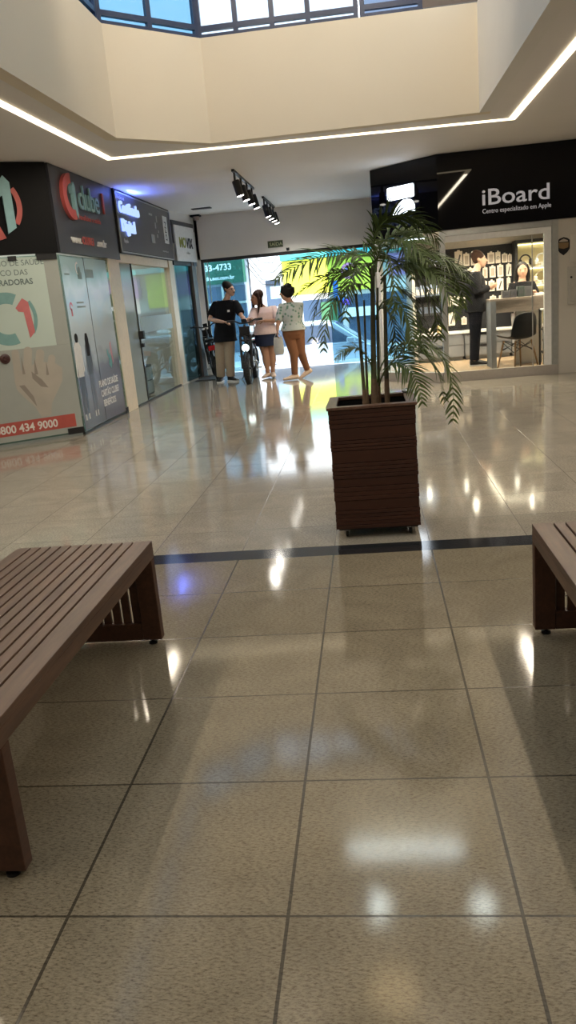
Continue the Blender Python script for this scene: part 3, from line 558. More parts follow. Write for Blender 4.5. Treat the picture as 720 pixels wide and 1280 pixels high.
# hollow body: four slatted walls
def slat_wall():
    m = MB(); z = .735
    for i, h in enumerate(hs_):
        h *= k; o_ = .001 if h > .04 else (.0045 if i % 2 == 0 else .003)
        a, c_ = z-h+.0012, z-.0012; X = hw-.008+o_; Y = -d0-.008+o_
        for q in ((-X, X, -Y, -Y+.03), (-X, X, Y-.03, Y), (-X, -X+.03, -Y+.03, Y-.03), (X-.03, X, -Y+.03, Y-.03)): m.box(*q, a, c_)
        z -= h
    return m
slat_wall().build('slatted_body', WOOD_P, t, bevel=.0015)
m = MB()
for q in ((-.222,.222,-.217,-.195),(-.222,.222,.195,.217),(-.222,-.2,-.195,.195),(.2,.222,-.195,.195)): m.box(*q, .062, .73)
m.box(-.222,.222,-.217,.217,.05,.062); m.build('liner', M_['black'], t)
m = MB()
for q in ((-.245,.245,-.24,-.185),(-.245,.245,.185,.24),(-.245,-.19,-.185,.185),(.19,.245,-.185,.185)): m.box(*q, .736, .752)
m.build('rim', wood('rim_wood', (.09,.045,.03), (.17,.09,.06), .4), t, bevel=.003)
MB().box(-.2,.2,-.195,.195,.0621,.60).build('soil', mat('soil', (.03,.02,.014), .95, var=.5, scale=60, bump=.8), t)
for sx in (-1, 1):
    for sy in (-1, 1):
        cst = MB(T(sx*.18, sy*.17, 0)).box(-.02,.02,-.02,.02,.04,.05).box(-.016,-.012,-.012,.012,.018,.042).box(.012,.016,-.012,.012,.018,.042).build('caster', M_['chrome'], t); MB(T(sx*.18, sy*.17, .022)).torus((0,0,0), .013, .009, 'x', 16, 8).ell((0,0,0),.009,.016,.016,10,6).build('wheel', M_['rubber'], cst, smooth=True)
cr = MB()
cr.ell((0,0,0), .032, .024, .014, 14, 8, lambda x,y,z: (x*(1+.25*math.sin(7*x+9*y)), y*(1+.25*math.sin(8*z+6*x)), z*(1+.35*math.sin(9*x-7*y))))
o = cr.build('crumpled_wrapper', mat('wrapper', (.55,.60,.64), .15), None); o.location = (.247+.212, .99+.19, .764); tag(o, 'small crumpled clear wrapper lying on the planter rim', 'wrapper')
# ================================================================== PALM
LEAF = mat('palm_leaf', (.070,.105,.026), .5, spec=.3, var=.35, scale=7); LEAF2 = mat('palm_leaf_light', (.12,.17,.04), .5, spec=.3, var=.3, scale=7)
STEM = mat('palm_stem', (.10,.095,.05), .5, var=.3, scale=12, stretch=(1,1,6)); STEMB = mat('palm_stem_base', (.20,.13,.08), .6, var=.3, scale=12, stretch=(1,1,6))
palm = thing('potted_palm', 'tall arching green areca palm growing in the dark slatted planter', 'palm', (.262, .98, .602))
PO = Vector((.262, .98, .602))
def bez(P, t):
    P = [Vector(p) for p in P]
    while len(P) > 1: P = [P[i].lerp(P[i+1], t) for i in range(len(P)-1)]
    return P[0]
STEMS = [ # base, top, radius
 ((.262,.98,.60),(.275,.98,1.05),(.300,1.0,1.48),.017), ((.335,.99,.60),(.345,.98,1.05),(.362,.98,1.42),.013),
 ((.212,.96,.60),(.213,.96,.95),(.200,.95,1.34),.011), ((.225,.99,.60),(.232,1.0,.95),(.242,1.02,1.30),.008), ((.29,1.05,.60),(.30,1.06,1.0),(.32,1.07,1.36),.010)]
for a, b_, c_, r_ in STEMS:
    pts = [bez((a, b_, c_), i/10)-PO for i in range(11)]
    m = MB(); rr = []
    for i in range(11): rr.append(r_*(1.12-.45*i/10))
    m.tube(pts, rr, 10)
    st = m.build('cane', STEM, palm, smooth=True)
    mm = MB(); mm.tube([p for p in pts[:4]], [r_*1.22, r_*1.2, r_*1.18, r_*1.02], 10)
    for i in (1, 2): mm.tube([pts[i]-Vector((0,0,.004)), pts[i]+Vector((0,0,.004))], r_*1.32, 10)
    mm.build('sheath', STEMB, st, smooth=True)
def frond(p0, p1, p2, p3, n=26, ll=.17, rnd=0, light=False, start=.18, droop=.5, wid=.0055):
    rg = random.Random(rnd); m = MB(); n = int(n*1.15); ll *= 1.22; roll = rg.uniform(-.7, .7)
    P = [Vector(p) for p in (p0, p1, p2, p3)]
    N = 24; path = [bez(P, i/N)-PO for i in range(N+1)]
    m.tube(path, [.0048*(1-.75*i/N) for i in range(N+1)], 6)
    for i in range(n):
        t = start+(1-start)*(i+.5)/n
        p = bez(P, t)-PO; d = (bez(P, min(1, t+.02))-bez(P, max(0, t-.02))).normalized()
        s = d.cross(Vector((0,0,1)))
        if s.length < .15: s = d.cross(Vector((0,1,0)))
        s.normalize(); u_ = s.cross(d).normalized(); s, u_ = s*math.cos(roll)+u_*math.sin(roll), u_*math.cos(roll)-s*math.sin(roll)
        L_ = ll*(math.sin(PI*min(1, (.18+.80*(t-start)/(1-start))))**.6)*rg.uniform(.72, 1.12)
        for sg in (-1, 1):
            dr = (d*.62+s*sg*.80+u_*rg.uniform(.05,.28)).normalized(); dr = (dr+Vector((rg.uniform(-.2,.2), rg.uniform(-.2,.2), rg.uniform(-.16,.12)))).normalized()
            q = p.copy(); pts = [q.copy()]; S = 5
            for k_ in range(S):
                dr = (dr+Vector((0,0,-droop*.22*rg.uniform(.8,1.2)))).normalized(); q = q+dr*(L_/S); pts.append(q.copy())
            ws = [wid*.5, wid*1.0, wid*1.0, wid*.8, wid*.5, wid*.06]
            vs = []; fs = []
            for k_ in range(S+1):
                dd = (pts[min(k_+1, S)]-pts[max(k_-1, 0)]).normalized(); side = dd.cross(u_ if abs(dd.dot(u_)) < .9 else s).normalized(); nn_ = side.cross(dd)
                vs += [pts[k_]-side*ws[k_]+nn_*ws[k_]*.35, pts[k_], pts[k_]+side*ws[k_]+nn_*ws[k_]*.35]
            for k_ in range(S):
                a = k_*3; fs += [(a, a+1, a+4, a+3), (a+1, a+2, a+5, a+4)]
            m.add(vs, fs)
    return m.build('frond', LEAF2 if light else LEAF, palm, smooth=True)
frond((0.316,1.000,1.588), (0.321,0.988,1.742), (0.547,0.947,1.784), (0.654,0.920,1.552), rnd=0, n=26, ll=0.17, droop=0.55)
frond((0.314,1.000,1.547), (0.381,1.050,1.642), (0.577,1.100,1.723), (0.655,1.150,1.509), rnd=1, n=22, ll=0.15, droop=0.6)
frond((0.298,1.000,1.423), (0.252,0.970,1.612), (0.006,0.865,1.586), (-0.224,0.820,1.438), rnd=2, n=24, ll=0.13, droop=0.6)
frond((0.297,1.000,1.402), (0.212,0.907,1.503), (0.047,0.783,1.471), (-0.125,0.720,1.348), rnd=3, n=20, ll=0.11, droop=0.45, light=True)
frond((0.287,1.000,1.382), (0.193,1.013,1.524), (-0.021,0.982,1.476), (-0.058,0.950,1.111), rnd=4, n=24, ll=0.13, droop=0.6)
frond((0.284,0.980,1.339), (0.252,0.913,1.425), (0.037,0.787,1.436), (0.013,0.780,1.052), rnd=5, n=22, ll=0.13, droop=0.55)
frond((0.299,1.000,1.444), (0.348,1.082,1.627), (0.063,1.163,1.595), (0.015,1.200,1.363), rnd=6, n=22, ll=0.13, droop=0.55)
frond((0.341,1.000,1.419), (0.438,0.980,1.521), (0.648,0.960,1.605), (0.813,0.940,1.347), rnd=7, n=30, ll=0.15, droop=0.55)
frond((0.340,1.000,1.398), (0.481,0.910,1.532), (0.655,0.850,1.475), (0.727,0.820,1.158), rnd=8, n=28, ll=0.15, droop=0.6)
frond((0.339,1.000,1.377), (0.448,1.040,1.585), (0.663,1.125,1.349), (0.648,1.120,1.043), rnd=9, n=26, ll=0.14, droop=0.55)
frond((0.336,1.000,1.335), (0.420,1.000,1.413), (0.568,1.000,1.295), (0.556,1.000,0.992), rnd=10, n=24, ll=0.13, droop=0.55)
frond((0.323,1.000,1.251), (0.374,0.873,1.366), (0.505,0.837,1.223), (0.481,0.800,1.034), rnd=11, n=22, ll=0.12, droop=0.5)
frond((0.290,0.980,0.846), (0.318,0.933,1.133), (0.766,0.872,1.194), (0.685,0.840,0.612), rnd=12, n=32, ll=0.15, droop=0.6)
frond((0.328,1.000,0.877), (0.416,1.027,1.057), (0.632,1.068,1.095), (0.663,1.080,0.705), rnd=13, n=26, ll=0.14, droop=0.55)
frond((0.298,0.980,0.827), (0.350,0.890,1.026), (0.498,0.830,0.994), (0.523,0.800,0.731), rnd=14, n=22, ll=0.12, droop=0.5)
frond((0.306,0.980,1.422), (0.301,0.893,1.586), (0.442,0.747,1.605), (0.390,0.720,1.190), rnd=15, n=24, ll=0.13, droop=0.5)
frond((0.317,1.050,1.443), (0.328,1.133,1.650), (0.504,1.292,1.704), (0.525,1.300,1.385), rnd=16, n=22, ll=0.14, droop=0.5)
frond((0.288,0.980,1.402), (0.286,0.900,1.549), (0.165,0.730,1.517), (0.141,0.740,1.210), rnd=17, n=22, ll=0.12, droop=0.5)
frond((0.301,1.000,1.188), (0.329,1.040,1.345), (0.450,1.125,1.176), (0.391,1.120,0.974), rnd=18, n=18, ll=0.12, droop=0.5)
frond((0.273,0.980,0.861), (0.265,0.953,1.036), (0.161,0.912,1.114), (0.069,0.900,0.995), rnd=19, n=16, ll=0.09, droop=0.5, wid=0.006)
frond((0.314,1.000,1.547), (0.301,1.000,1.605), (0.344,1.000,1.717), (0.393,1.000,1.724), rnd=20, n=14, ll=0.1, droop=0.5)
frond((0.334,1.000,1.441), (0.389,0.918,1.574), (0.471,0.837,1.690), (0.583,0.800,1.454), rnd=21, n=24, ll=0.15, droop=0.6)
frond((0.340,1.000,1.398), (0.515,1.070,1.586), (0.806,1.110,1.454), (0.796,1.120,1.207), rnd=22, n=26, ll=0.13, droop=0.6)
# ================================================================== PEOPLE
def remesh(mb, name, m, parent, vox=.007, smooth=4, sharp=False):
    me = mb.mesh(name, m); o = bpy.data.objects.new(name, me); COL.objects.link(o)
    r = o.modifiers.new('r', 'REMESH'); r.mode = 'VOXEL'; r.voxel_size = vox; r.use_smooth_shade = True
    if smooth: s = o.modifiers.new('s', 'SMOOTH'); s.factor = .5; s.iterations = smooth
    bpy.context.view_layer.update()
    me2 = bpy.data.meshes.new_from_object(o.evaluated_get(bpy.context.evaluated_depsgraph_get())); bpy.data.objects.remove(o)
    for p in me2.polygons: p.use_smooth = True
    me2.name = name
    o = bpy.data.objects.new(name, me2); COL.objects.link(o); o.parent = parent; return o
V = lambda *a: Vector(a)
def hand(m, w, d, n, curl=.5, side=1, sc=1.0):
    """palm from wrist w along d, palm faces n; side: which way the thumb leaves"""
    d = d.normalized(); n = (n-d*n.dot(d)).normalized(); a = d.cross(n).normalized()*side
    m.loft([(w-d*.02, a*.026*sc, n*.019*sc), (w+d*.02*sc, a*.034*sc, n*.016*sc), (w+d*.065*sc, a*.042*sc, n*.014*sc), (w+d*.092*sc, a*.040*sc, n*.011*sc)], 12)
    for i, (off, ln) in enumerate(((.032,.070),(.011,.079),(-.011,.074),(-.031,.058))):
        p = w+d*(.080-.004*abs(i-1.3))*sc+a*off*sc; dr = d+a*off*1.6; dr.normalize(); pts = [p-d*.012]; 
        for k, f in enumerate((.45,.32,.23)):
            ang = curl*(.55+.35*k); dr = (dr*math.cos(ang)+n*math.sin(ang)).normalized(); nd = (n*math.cos(ang)-d*0).normalized(); p = p+dr*ln*f*sc; pts.append(p.copy())
        m.tube(pts, [.0095*sc,.0092*sc,.0082*sc,.0066*sc], 8)
    p = w+d*.022*sc+a*.028*sc; dr = (d*.62+a*.75+n*.28).normalized(); q = p+dr*.042*sc; dr2 = (d*.85+a*.30+n*(.25+curl*.3)).normalized()
    m.tube([p-a*.012, q, q+dr2*.028*sc, q+dr2*.046*sc], [.0135*sc,.0115*sc,.0095*sc,.007*sc], 8)
def lerp(a, b, t): return a+(b-a)*t
def person(label, loc, J, skin, group=None, head=.117, torso=(.165,.105), hips=(.165,.115), face=(0,-1), foot=((0,-1),(0,-1)), curl=(.6,.6), palm=(V(0,-1,0),V(0,1,0)), leg=(.080,.055,.036), arm=(.045,.037,.026), nod=0.0):
    t = thing('person', label, 'person', loc, 0, group)
    F = V(face[0], face[1], 0).normalized(); S = V(-F.y, F.x, 0)          # S: to the person's own left seen along F
    m = MB(); hc = J['head']; pel = (J['hipA']+J['hipB'])/2; chest = (J['shA']+J['shB'])/2
    ax = (J['shB']-J['shA']); ax.z = 0; ax.normalize(); hx = (J['hipB']-J['hipA']); hx.z = 0; hx = hx.normalized() if hx.length > .01 else ax
    def dep(x): return V(-x.y, x.x, 0)
    shw = (J['shB']-J['shA']).length/2
    secs = [(pel-V(0,0,.10), hx*hips[0]*.75, dep(hx)*hips[1]*.75), (pel-V(0,0,.03), hx*hips[0], dep(hx)*hips[1]), (lerp(pel,chest,.15), hx*hips[0]*.97, dep(hx)*hips[1]), (lerp(pel,chest,.40), ax*torso[0]*.84, dep(ax)*torso[1]*.92), (lerp(pel,chest,.68), ax*torso[0]*.97, dep(ax)*torso[1]*1.05), (lerp(pel,chest,.88), ax*torso[0], dep(ax)*torso[1]*.95), (chest+V(0,0,.005), ax*max(torso[0]*.92,shw*.86), dep(ax)*torso[1]*.66), (chest+V(0,0,.045), ax*.085, dep(ax)*.062)]
    tor = secs; kb = [.90,.90,.93,.93,.93,.93,.90,.9]; m.loft([(c, a*q_, d*q_) for (c, a, d), q_ in zip(secs, kb)], 20)
    hr = head
    m.tube([chest+V(0,0,.01), lerp(chest+V(0,0,.02), hc-V(0,0,hr*.6), .5), hc-V(0,0,hr*.55)+F*-.012], [.064,.054,.054], 12)
    up = (V(0,0,1)-F*nod).normalized(); Fh = (F+V(0,0,-nod)).normalized(); HM = Matrix((S.to_4d(), Fh.to_4d(), up.to_4d(), (0,0,0,1))); 
    HM = Matrix.Identity(4)
    for k in range(3): HM[k][0] = S[k]; HM[k][1] = Fh[k]; HM[k][2] = up[k]; HM[k][3] = hc[k]
    hs = MB(HM)
    def shp(x, y, z):
        if z < 0:
            f = 1-.32*(-z)**1.5; x *= f; y = y*(1-.18*(-z)) + (.22*(-z) if y > 0 else .30*(-z)**1.2)
        return x, y, z
    hs.ell((0,0,0), hr*.70, hr*.88, hr*1.08, 20, 14, shp)
    hs.loft([(V(0,hr*.80,hr*.16), V(hr*.07,0,0), V(0,hr*.08,0)), (V(0,hr*.92,-hr*.08), V(hr*.11,0,0), V(0,hr*.14,0)), (V(0,hr*1.0,-hr*.20), V(hr*.15,0,0), V(0,hr*.13,0)), (V(0,hr*.90,-hr*.28), V(hr*.12,0,0), V(0,hr*.08,0))], 10)
    for sg in (-1, 1): hs.ell((sg*hr*.70, -hr*.08, -hr*.05), hr*.09, hr*.19, hr*.27, 10, 8)
    m.v += hs.v; b0 = len(m.v)-len(hs.v); m.f += [[i+b0 for i in f] for f in hs.f]; m.mi += hs.mi
    for k in 'AB':
        sh, el, wr = J['sh'+k], J['el'+k], J['wr'+k]
        m.tube([lerp(sh,chest,.25), sh, lerp(sh,el,.5), el, lerp(el,wr,.35), wr], [arm[0]*1.05, arm[0]*1.12, arm[0], arm[1], arm[1]*1.02, arm[2]], 12)
        i = 0 if k == 'A' else 1
        hd = J.get('hd'+k); hd = (hd if hd is not None else (wr-el)).normalized()
        hand(m, wr, hd, palm[i], curl[i], 1 if k == 'A' else -1)
        hp, kn, an = J['hip'+k], J['kn'+k], J['an'+k]
        m.tube([lerp(hp,pel,.3)+V(0,0,.03), hp-V(0,0,.03), lerp(hp,kn,.5), kn, lerp(kn,an,.32), lerp(kn,an,.75), an], [leg[0]*1.05, leg[0], leg[0]*.86, leg[1], leg[1]*1.06, leg[2]*1.1, leg[2]], 14)
        fd = V(foot[i][0], foot[i][1], 0).normalized(); tz = foot[i][2] if len(foot[i]) > 2 else 0; fd = (fd+V(0,0,tz)).normalized(); sd = V(-fd.y, fd.x, 0).normalized(); fu = sd.cross(fd) if sd.cross(fd).z > 0 else -sd.cross(fd)
        base = an-fu*.045
        m.loft([(base-fd*.055+fu*.012, sd*.02, fu*.022), (base-fd*.035+fu*.01, sd*.033, fu*.034), (base+fd*.05+fu*.008, sd*.036, fu*.034), (base+fd*.12-fu*.006, sd*.042, fu*.022), (base+fd*.165-fu*.012, sd*.034, fu*.014), (base+fd*.185-fu*.014, sd*.015, fu*.008)], 12)
    body = remesh(m, 'body', skin, t, .0075, 3)
    # face details
    ed = mat('eye_dark', (.03,.02,.018), .2)
    for sg in (-1, 1):
        MB(HM).ell((sg*hr*.27, hr*.76, hr*.06), hr*.10, hr*.07, hr*.055, 10, 6).build('eye', ed, t, smooth=True)
        MB(HM).tube([(sg*hr*.14,hr*.86,hr*.20),(sg*hr*.30,hr*.82,hr*.25),(sg*hr*.42,hr*.70,hr*.20)], hr*.035, 6).build('eyebrow', M_['hair_black'], t, smooth=True)
    MB(HM).tube([(-hr*.22,hr*.82,-hr*.50),(0,hr*.90,-hr*.48),(hr*.22,hr*.82,-hr*.50)], [hr*.02,hr*.055,hr*.02], 8).build('mouth', mat('lips', (.36,.12,.10), .4), t, smooth=True)
    return t, HM, hr, tor, dep, ax, hx, pel, chest, F, S
def cloth_torso(t, tor, J, m, name, ease=.014, i0=0, i1=8, drop=0.0, sleeve=.55, sr=(.066,.056), vox=.009, arms='AB', flare=0):
    b = MB(); s = [list(x) for x in tor[i0:i1]]
    secs = [(c, a*(1+ease/max(a.length,.05)), d*(1+ease/max(d.length,.05))) for c, a, d in s]
    for q_ in (0, 1):
        if drop: c, a, d = secs[q_]; e_ = .020 if q_ == 0 or i0 < 2 else .008; secs[q_] = (c, a*(1+e_/a.length), d*(1+e_/d.length))
    if drop: c, a, d = secs[0]; secs = [(c-V(0,0,drop), a*(1.04+flare), d*(1.04+flare))]+secs
    b.loft(secs, 24)
    chest = (J['shA']+J['shB'])/2
    if i1 >= 7: b.tube([chest-V(0,0,.03), chest+V(0,0,.035)], [.10,.072], 16)
    for k in arms:
        sh, el, wr = J['sh'+k], J['el'+k], J['wr'+k]
        if sleeve <= 1: pts = [lerp(sh,chest,.35), sh-V(0,0,.008), lerp(sh,el,sleeve*.5), lerp(sh,el,sleeve)]; rr = [sr[0]*.66, sr[0]*.82, (sr[0]+sr[1])/2, sr[1]]
        else: pts = [lerp(sh,chest,.35), sh, lerp(sh,el,.5), el, lerp(el,wr,(sleeve-1)*.5), lerp(el,wr,sleeve-1)]; rr = [sr[0]*.66, sr[0]*.85, sr[0]*.93, sr[1], sr[1]*.95, sr[1]*.85]
        b.tube(pts, rr, 14)
    return remesh(b, name, m, t, vox, 3)
def trousers(t, J, m, pel, hx, dep, hips, name='trousers', r=(.098,.074,.062), length=1.0, vox=.009, top=.12):
    b = MB(); b.loft([(pel-V(0,0,.10), hx*hips[0]*.8, dep(hx)*hips[1]*.85), (pel-V(0,0,.02), hx*(hips[0]+.016), dep(hx)*(hips[1]+.016)), (pel+V(0,0,top), hx*(hips[0]+.012), dep(hx)*(hips[1]+.012))], 22)
    for k in 'AB':
        hp, kn, an = J['hip'+k], J['kn'+k], J['an'+k]
        P = [lerp(hp,pel,.25)+V(0,0,.02), hp-V(0,0,.03), lerp(hp,kn,.5), kn, lerp(kn,an,.5), lerp(kn,an,.98)]; R = [r[0],r[0],(r[0]+r[1])/2,r[1],(r[1]+r[2])/2,r[2]]
        if length < 1:
            P = [P[0], P[1], lerp(hp,kn,length)]; R = [r[0], r[0], r[1]]
        b.tube(P, R, 16)
    return remesh(b, name, m, t, vox, 3)
def shoes(t, J, m, foot, sole=None, hi=False):
    for i, k in enumerate('AB'):
        an = J['an'+k]; fd = V(foot[i][0], foot[i][1], 0).normalized(); tz = foot[i][2] if len(foot[i]) > 2 else 0; fd = (fd+V(0,0,tz)).normalized(); sd = V(-fd.y, fd.x, 0).normalized(); fu = sd.cross(fd); fu = fu if fu.z > 0 else -fu
        base = an-fu*.045; b = MB()
        b.loft([(base-fd*.068+fu*.012, sd*.026, fu*.03), (base-fd*.04+fu*.016, sd*.042, fu*.046), (base+fd*.05+fu*.012, sd*.046, fu*.042), (base+fd*.125-fu*.004, sd*.05, fu*.03), (base+fd*.185-fu*.010, sd*.042, fu*.022), (base+fd*.212-fu*.014, sd*.02, fu*.013)], 16)
        s = remesh(b, 'shoe', m, t, .007, 2)
        if sole:
            c = MB(); P = []
            for q, wd in ((-.07,.024),(-.05,.04),(.04,.044),(.12,.050),(.18,.044),(.213,.02)): P.append((q, wd))
            vs = [base+fd*q+sd*wd-fu*.036 for q, wd in P]+[base+fd*q-sd*wd-fu*.036 for q, wd in P[::-1]]; n = len(vs)
            c.add(vs+[v+fu*.018 for v in vs], [list(range(n)), list(range(n, 2*n))]+[(i_, (i_+1) % n, n+(i_+1) % n, n+i_) for i_ in range(n)]); c.build('sole', sole, s)
def hair_cap(t, HM, hr, m, long=0, wid=.62, vol=1.0, name='hair'):
    b = MB(HM); b.ell((0,-hr*(.20 if long else .13),hr*.30), hr*.76*vol, hr*.92*vol, hr*.86*vol, 20, 12)
    b.ell((0,-hr*.40,-hr*.12), hr*.66*vol, hr*.55*vol, hr*.60*vol, 16, 10)
    if long:
        b.M = HM
        b.loft([(V(0,-hr*.30,hr*.5), V(hr*wid*1.15,0,0), V(0,hr*.45,0)), (V(0,-hr*.50,-hr*.3), V(hr*wid*1.3,0,0), V(0,hr*.36,0)), (V(0,-hr*.62,-hr*1.2), V(hr*wid*1.25,0,0), V(0,hr*.28,0)), (V(0,-hr*.66,-hr*1.2-long), V(hr*wid*.8,0,0), V(0,hr*.16,0))], 18)
        for sg in (-1, 1): b.tube([(sg*hr*.55,hr*.25,hr*.75),(sg*hr*.80,hr*.12,hr*.1),(sg*hr*.82,hr*.0,-hr*.8),(sg*hr*.72,hr*.10,-hr*1.3-long*.8)], [hr*.16,hr*.20,hr*.22,hr*.09], 10)
    return remesh(b, name, m, t, .007, 2)

# ---- man at the bike
def MAN():
    J = dict(head=V(.235,-.02,1.585), shA=V(-.045,.06,1.365), shB=V(.335,-.06,1.345), elA=V(-.155,-.06,1.10), wrA=V(.13,-.34,1.045), elB=V(.44,-.20,1.10), wrB=V(.50,-.40,1.075),
             hipA=V(-.02,.03,.80), hipB=V(.155,-.02,.80), knA=V(-.05,.0,.43), knB=V(.125,-.04,.43), anA=V(-.08,.02,.085), anB=V(.10,-.02,.085), hdA=V(.9,-.3,-.15), hdB=V(.5,-.85,-.1))
    ft = ((-.05,-1),(.75,-.7))
    t, HM, hr, tor, dep, ax, hx, pel, ch_, F, S = person('man in a black t-shirt, beige trousers and glasses holding the bike handlebar', (-2.34, 10.62, 0), J, M_['skin_light'], face=(.85,-.52), foot=ft, torso=(.185,.125), hips=(.165,.12), palm=(V(0,-.3,-1),V(-.2,0,-1)), nod=.22)
    cloth_torso(t, tor, J, M_['cloth_black'], 'tshirt', ease=.024, i0=1, drop=.07, sleeve=.78, sr=(.070,.072), flare=.05)
    trousers(t, J, M_['cloth_beige'], pel, hx, dep, (.165,.12), r=(.105,.088,.078))
    shoes(t, J, M_['black'], ft, M_['white_plastic']); hair_cap(t, HM, hr, M_['hair_black'], vol=1.02)
    g = MB(HM)
    for sg in (-1, 1): g.torus((sg*hr*.28, hr*.90, hr*.05), hr*.19, hr*.025, 'y', 16, 6); g.tube([(sg*hr*.47,hr*.88,hr*.07),(sg*hr*.72,hr*.1,hr*.05)], hr*.02, 6)
    g.tube([(-hr*.1,hr*.95,hr*.06),(hr*.1,hr*.95,hr*.06)], hr*.02, 6); g.build('glasses', M_['black'], t, smooth=True)
    b = MB(HM).tube([(-hr*.22,hr*.86,-hr*.38),(0,hr*.96,-hr*.36),(hr*.22,hr*.86,-hr*.38)], [hr*.03,hr*.06,hr*.03], 8); b.build('moustache', M_['hair_black'], t, smooth=True)
    MB().box(.20,.235,-.235,-.2,1.20,1.235).build('shirt_print', M_['white_plastic'], t)
    return t
MAN()
def WOMAN1():
    J = dict(head=V(-.105,-.03,1.395), shA=V(-.165,-.03,1.18), shB=V(.165,.05,1.185), elA=V(-.21,-.22,1.00), wrA=V(-.17,-.47,1.06), elB=V(.265,-.10,.975), wrB=V(.03,-.30,1.0),
             hipA=V(-.09,.0,.76), hipB=V(.085,.02,.76), knA=V(-.045,-.02,.40), knB=V(.075,.03,.40), anA=V(-.03,.0,.085), anB=V(.055,.04,.085), hdA=V(-.5,-.7,.1), hdB=V(-.95,-.2,.0))
    ft = ((-.35,-.9),(.15,-1))
    t, HM, hr, tor, dep, ax, hx, pel, ch_, F, S = person('woman with long brown hair in a pale pink top and navy skirt', (-1.55, 10.72, 0), J, M_['skin_tan'], face=(-.80,-.60), foot=ft, torso=(.170,.135), hips=(.185,.15), leg=(.098,.062,.038), palm=(V(0,-.2,-1),V(0,-.3,-1)), nod=.12, head=.114)
    top = mat('butterfly_top', (.72,.55,.52), .85, scale=40)
    cloth_torso(t, tor, J, top, 'top', ease=.022, i0=2, drop=.06, sleeve=1.02, sr=(.080,.078))
    b = MB(); 
    for x, z, y in ((-.08,.90,-.17),(.04,.88,-.17),(.10,1.02,-.13),(.17,1.08,-.06),(.2,1.02,-.05),(-.02,1.05,-.18)): b.prism([(x-.012,z+.01),(x,z),(x-.012,z-.01)], 0, .001)
    b2 = MB(frame((0,-.178,0),(1,0,0),(0,-1,0)))
    for x, z in ((-.09,.93),(.02,.90),(.07,.99)): b2.prism([(x,z),(x-.018,z+.016),(x-.014,z-.012)], 0, .002); b2.prism([(x,z),(x+.018,z+.016),(x+.014,z-.012)], 0, .002)
    b2.build('butterfly_print', M_['white_plastic'], t)
    sk = MB(); sk.loft([(pel-V(-.01,0,.20), hx*.205, dep(hx)*.165), (pel-V(0,0,.08), hx*.208, dep(hx)*.172), (pel+V(0,0,.02), hx*.205, dep(hx)*.168), (pel+V(0,0,.12), hx*.185, dep(hx)*.15)], 24); remesh(sk, 'skirt', M_['cloth_navy'], t, .009, 3)
    shoes(t, J, M_['shoe_beige'], ft); hair_cap(t, HM, hr, M_['hair_brown'], long=.20, vol=1.06)
    return t
WOMAN1()
def WOMAN2():
    J = dict(head=V(-.055,-.04,1.425), shA=V(-.145,-.06,1.225), shB=V(.15,.02,1.225), elA=V(-.215,-.14,1.0), wrA=V(-.235,-.24,.85), elB=V(.10,.16,1.0), wrB=V(-.12,.12,1.0),
             hipA=V(-.075,-.02,.78), hipB=V(.085,.02,.78), knA=V(-.015,-.04,.42), knB=V(.10,.03,.44), anA=V(-.03,-.04,.085), anB=V(.175,.14,.135), hdA=V(-.1,-.3,-1), hdB=V(-.9,-.2,.1))
    ft = ((-.9,-.3),(-.75,-.2,-.45))
    t, HM, hr, tor, dep, ax, hx, pel, ch_, F, S = person('woman with short curly hair in a floral blouse and rust trousers mid step', (-1.0, 10.0, 0), J, M_['skin_tan'], face=(-.92,-.25), foot=ft, torso=(.165,.13), hips=(.175,.145), leg=(.095,.06,.036), palm=(V(1,0,0),V(0,-.3,-1)), head=.115)
    flo_m, nt, bb = newmat('floral_cloth'); N = nt.nodes.new; L = nt.links.new
    vo = N('ShaderNodeTexVoronoi'); vo.inputs['Scale'].default_value = 16; tc = N('ShaderNodeTexCoord'); L(tc.outputs['Object'], vo.inputs['Vector']); rp = N('ShaderNodeValToRGB'); e = rp.color_ramp.elements
    e[0].position = .22; e[0].color = (.10,.20,.14,1); e[1].position = .42; e[1].color = (.42,.45,.43,1); L(vo.outputs['Distance'], rp.inputs[0]); L(rp.outputs[0], bb.inputs['Base Color']); bb.inputs['Roughness'].default_value = .85
    cloth_torso(t, tor, J, flo_m, 'blouse', ease=.020, i0=2, drop=.03, sleeve=1.1, sr=(.070,.060))
    trousers(t, J, M_['cloth_rust'], pel, hx, dep, (.175,.145), r=(.106,.075,.052))
    shoes(t, J, M_['shoe_beige'], ft)
    h = MB(HM); h.ell((0,-hr*.12,hr*.22), hr*.95, hr*1.0, hr*1.02, 18, 12)
    rg = random.Random(3)
    for i in range(46):
        a = rg.uniform(0, 2*PI); z = rg.uniform(-.5, 1); r_ = math.sqrt(max(0, 1-z*z)) 
        p = (r_*math.cos(a)*hr*.93, r_*math.sin(a)*hr*.98-hr*.15, z*hr*1.0+hr*.2)
        if p[1] > hr*.45 and p[2] < hr*.75: continue
        h.ell(p, hr*.2, hr*.2, hr*.2, 8, 6)
    remesh(h, 'hair', M_['hair_black'], t, .008, 1)
    return t
W2 = WOMAN2()
t = thing('shopping_bag', 'pale cloth bag hanging from the hand of the woman in rust trousers', 'bag', (-1.235, 9.74, .45))
b = MB(); b.loft([(V(0,0,0), V(.065,0,0), V(0,.03,0)), (V(0,0,.06), V(.085,0,0), V(0,.045,0)), (V(0,0,.22), V(.08,0,0), V(0,.04,0)), (V(0,0,.29), V(.07,0,0), V(0,.012,0))], 18); b.build('pouch', mat('bag_cloth', (.40,.40,.38), .8), t, smooth=True)
MB().tube([(-.06,0,.28),(-.03,0,.345),(0,0,.36),(.03,0,.345),(.06,0,.28)], .006, 8).build('handle', bpy.data.materials['bag_cloth'], t, smooth=True)
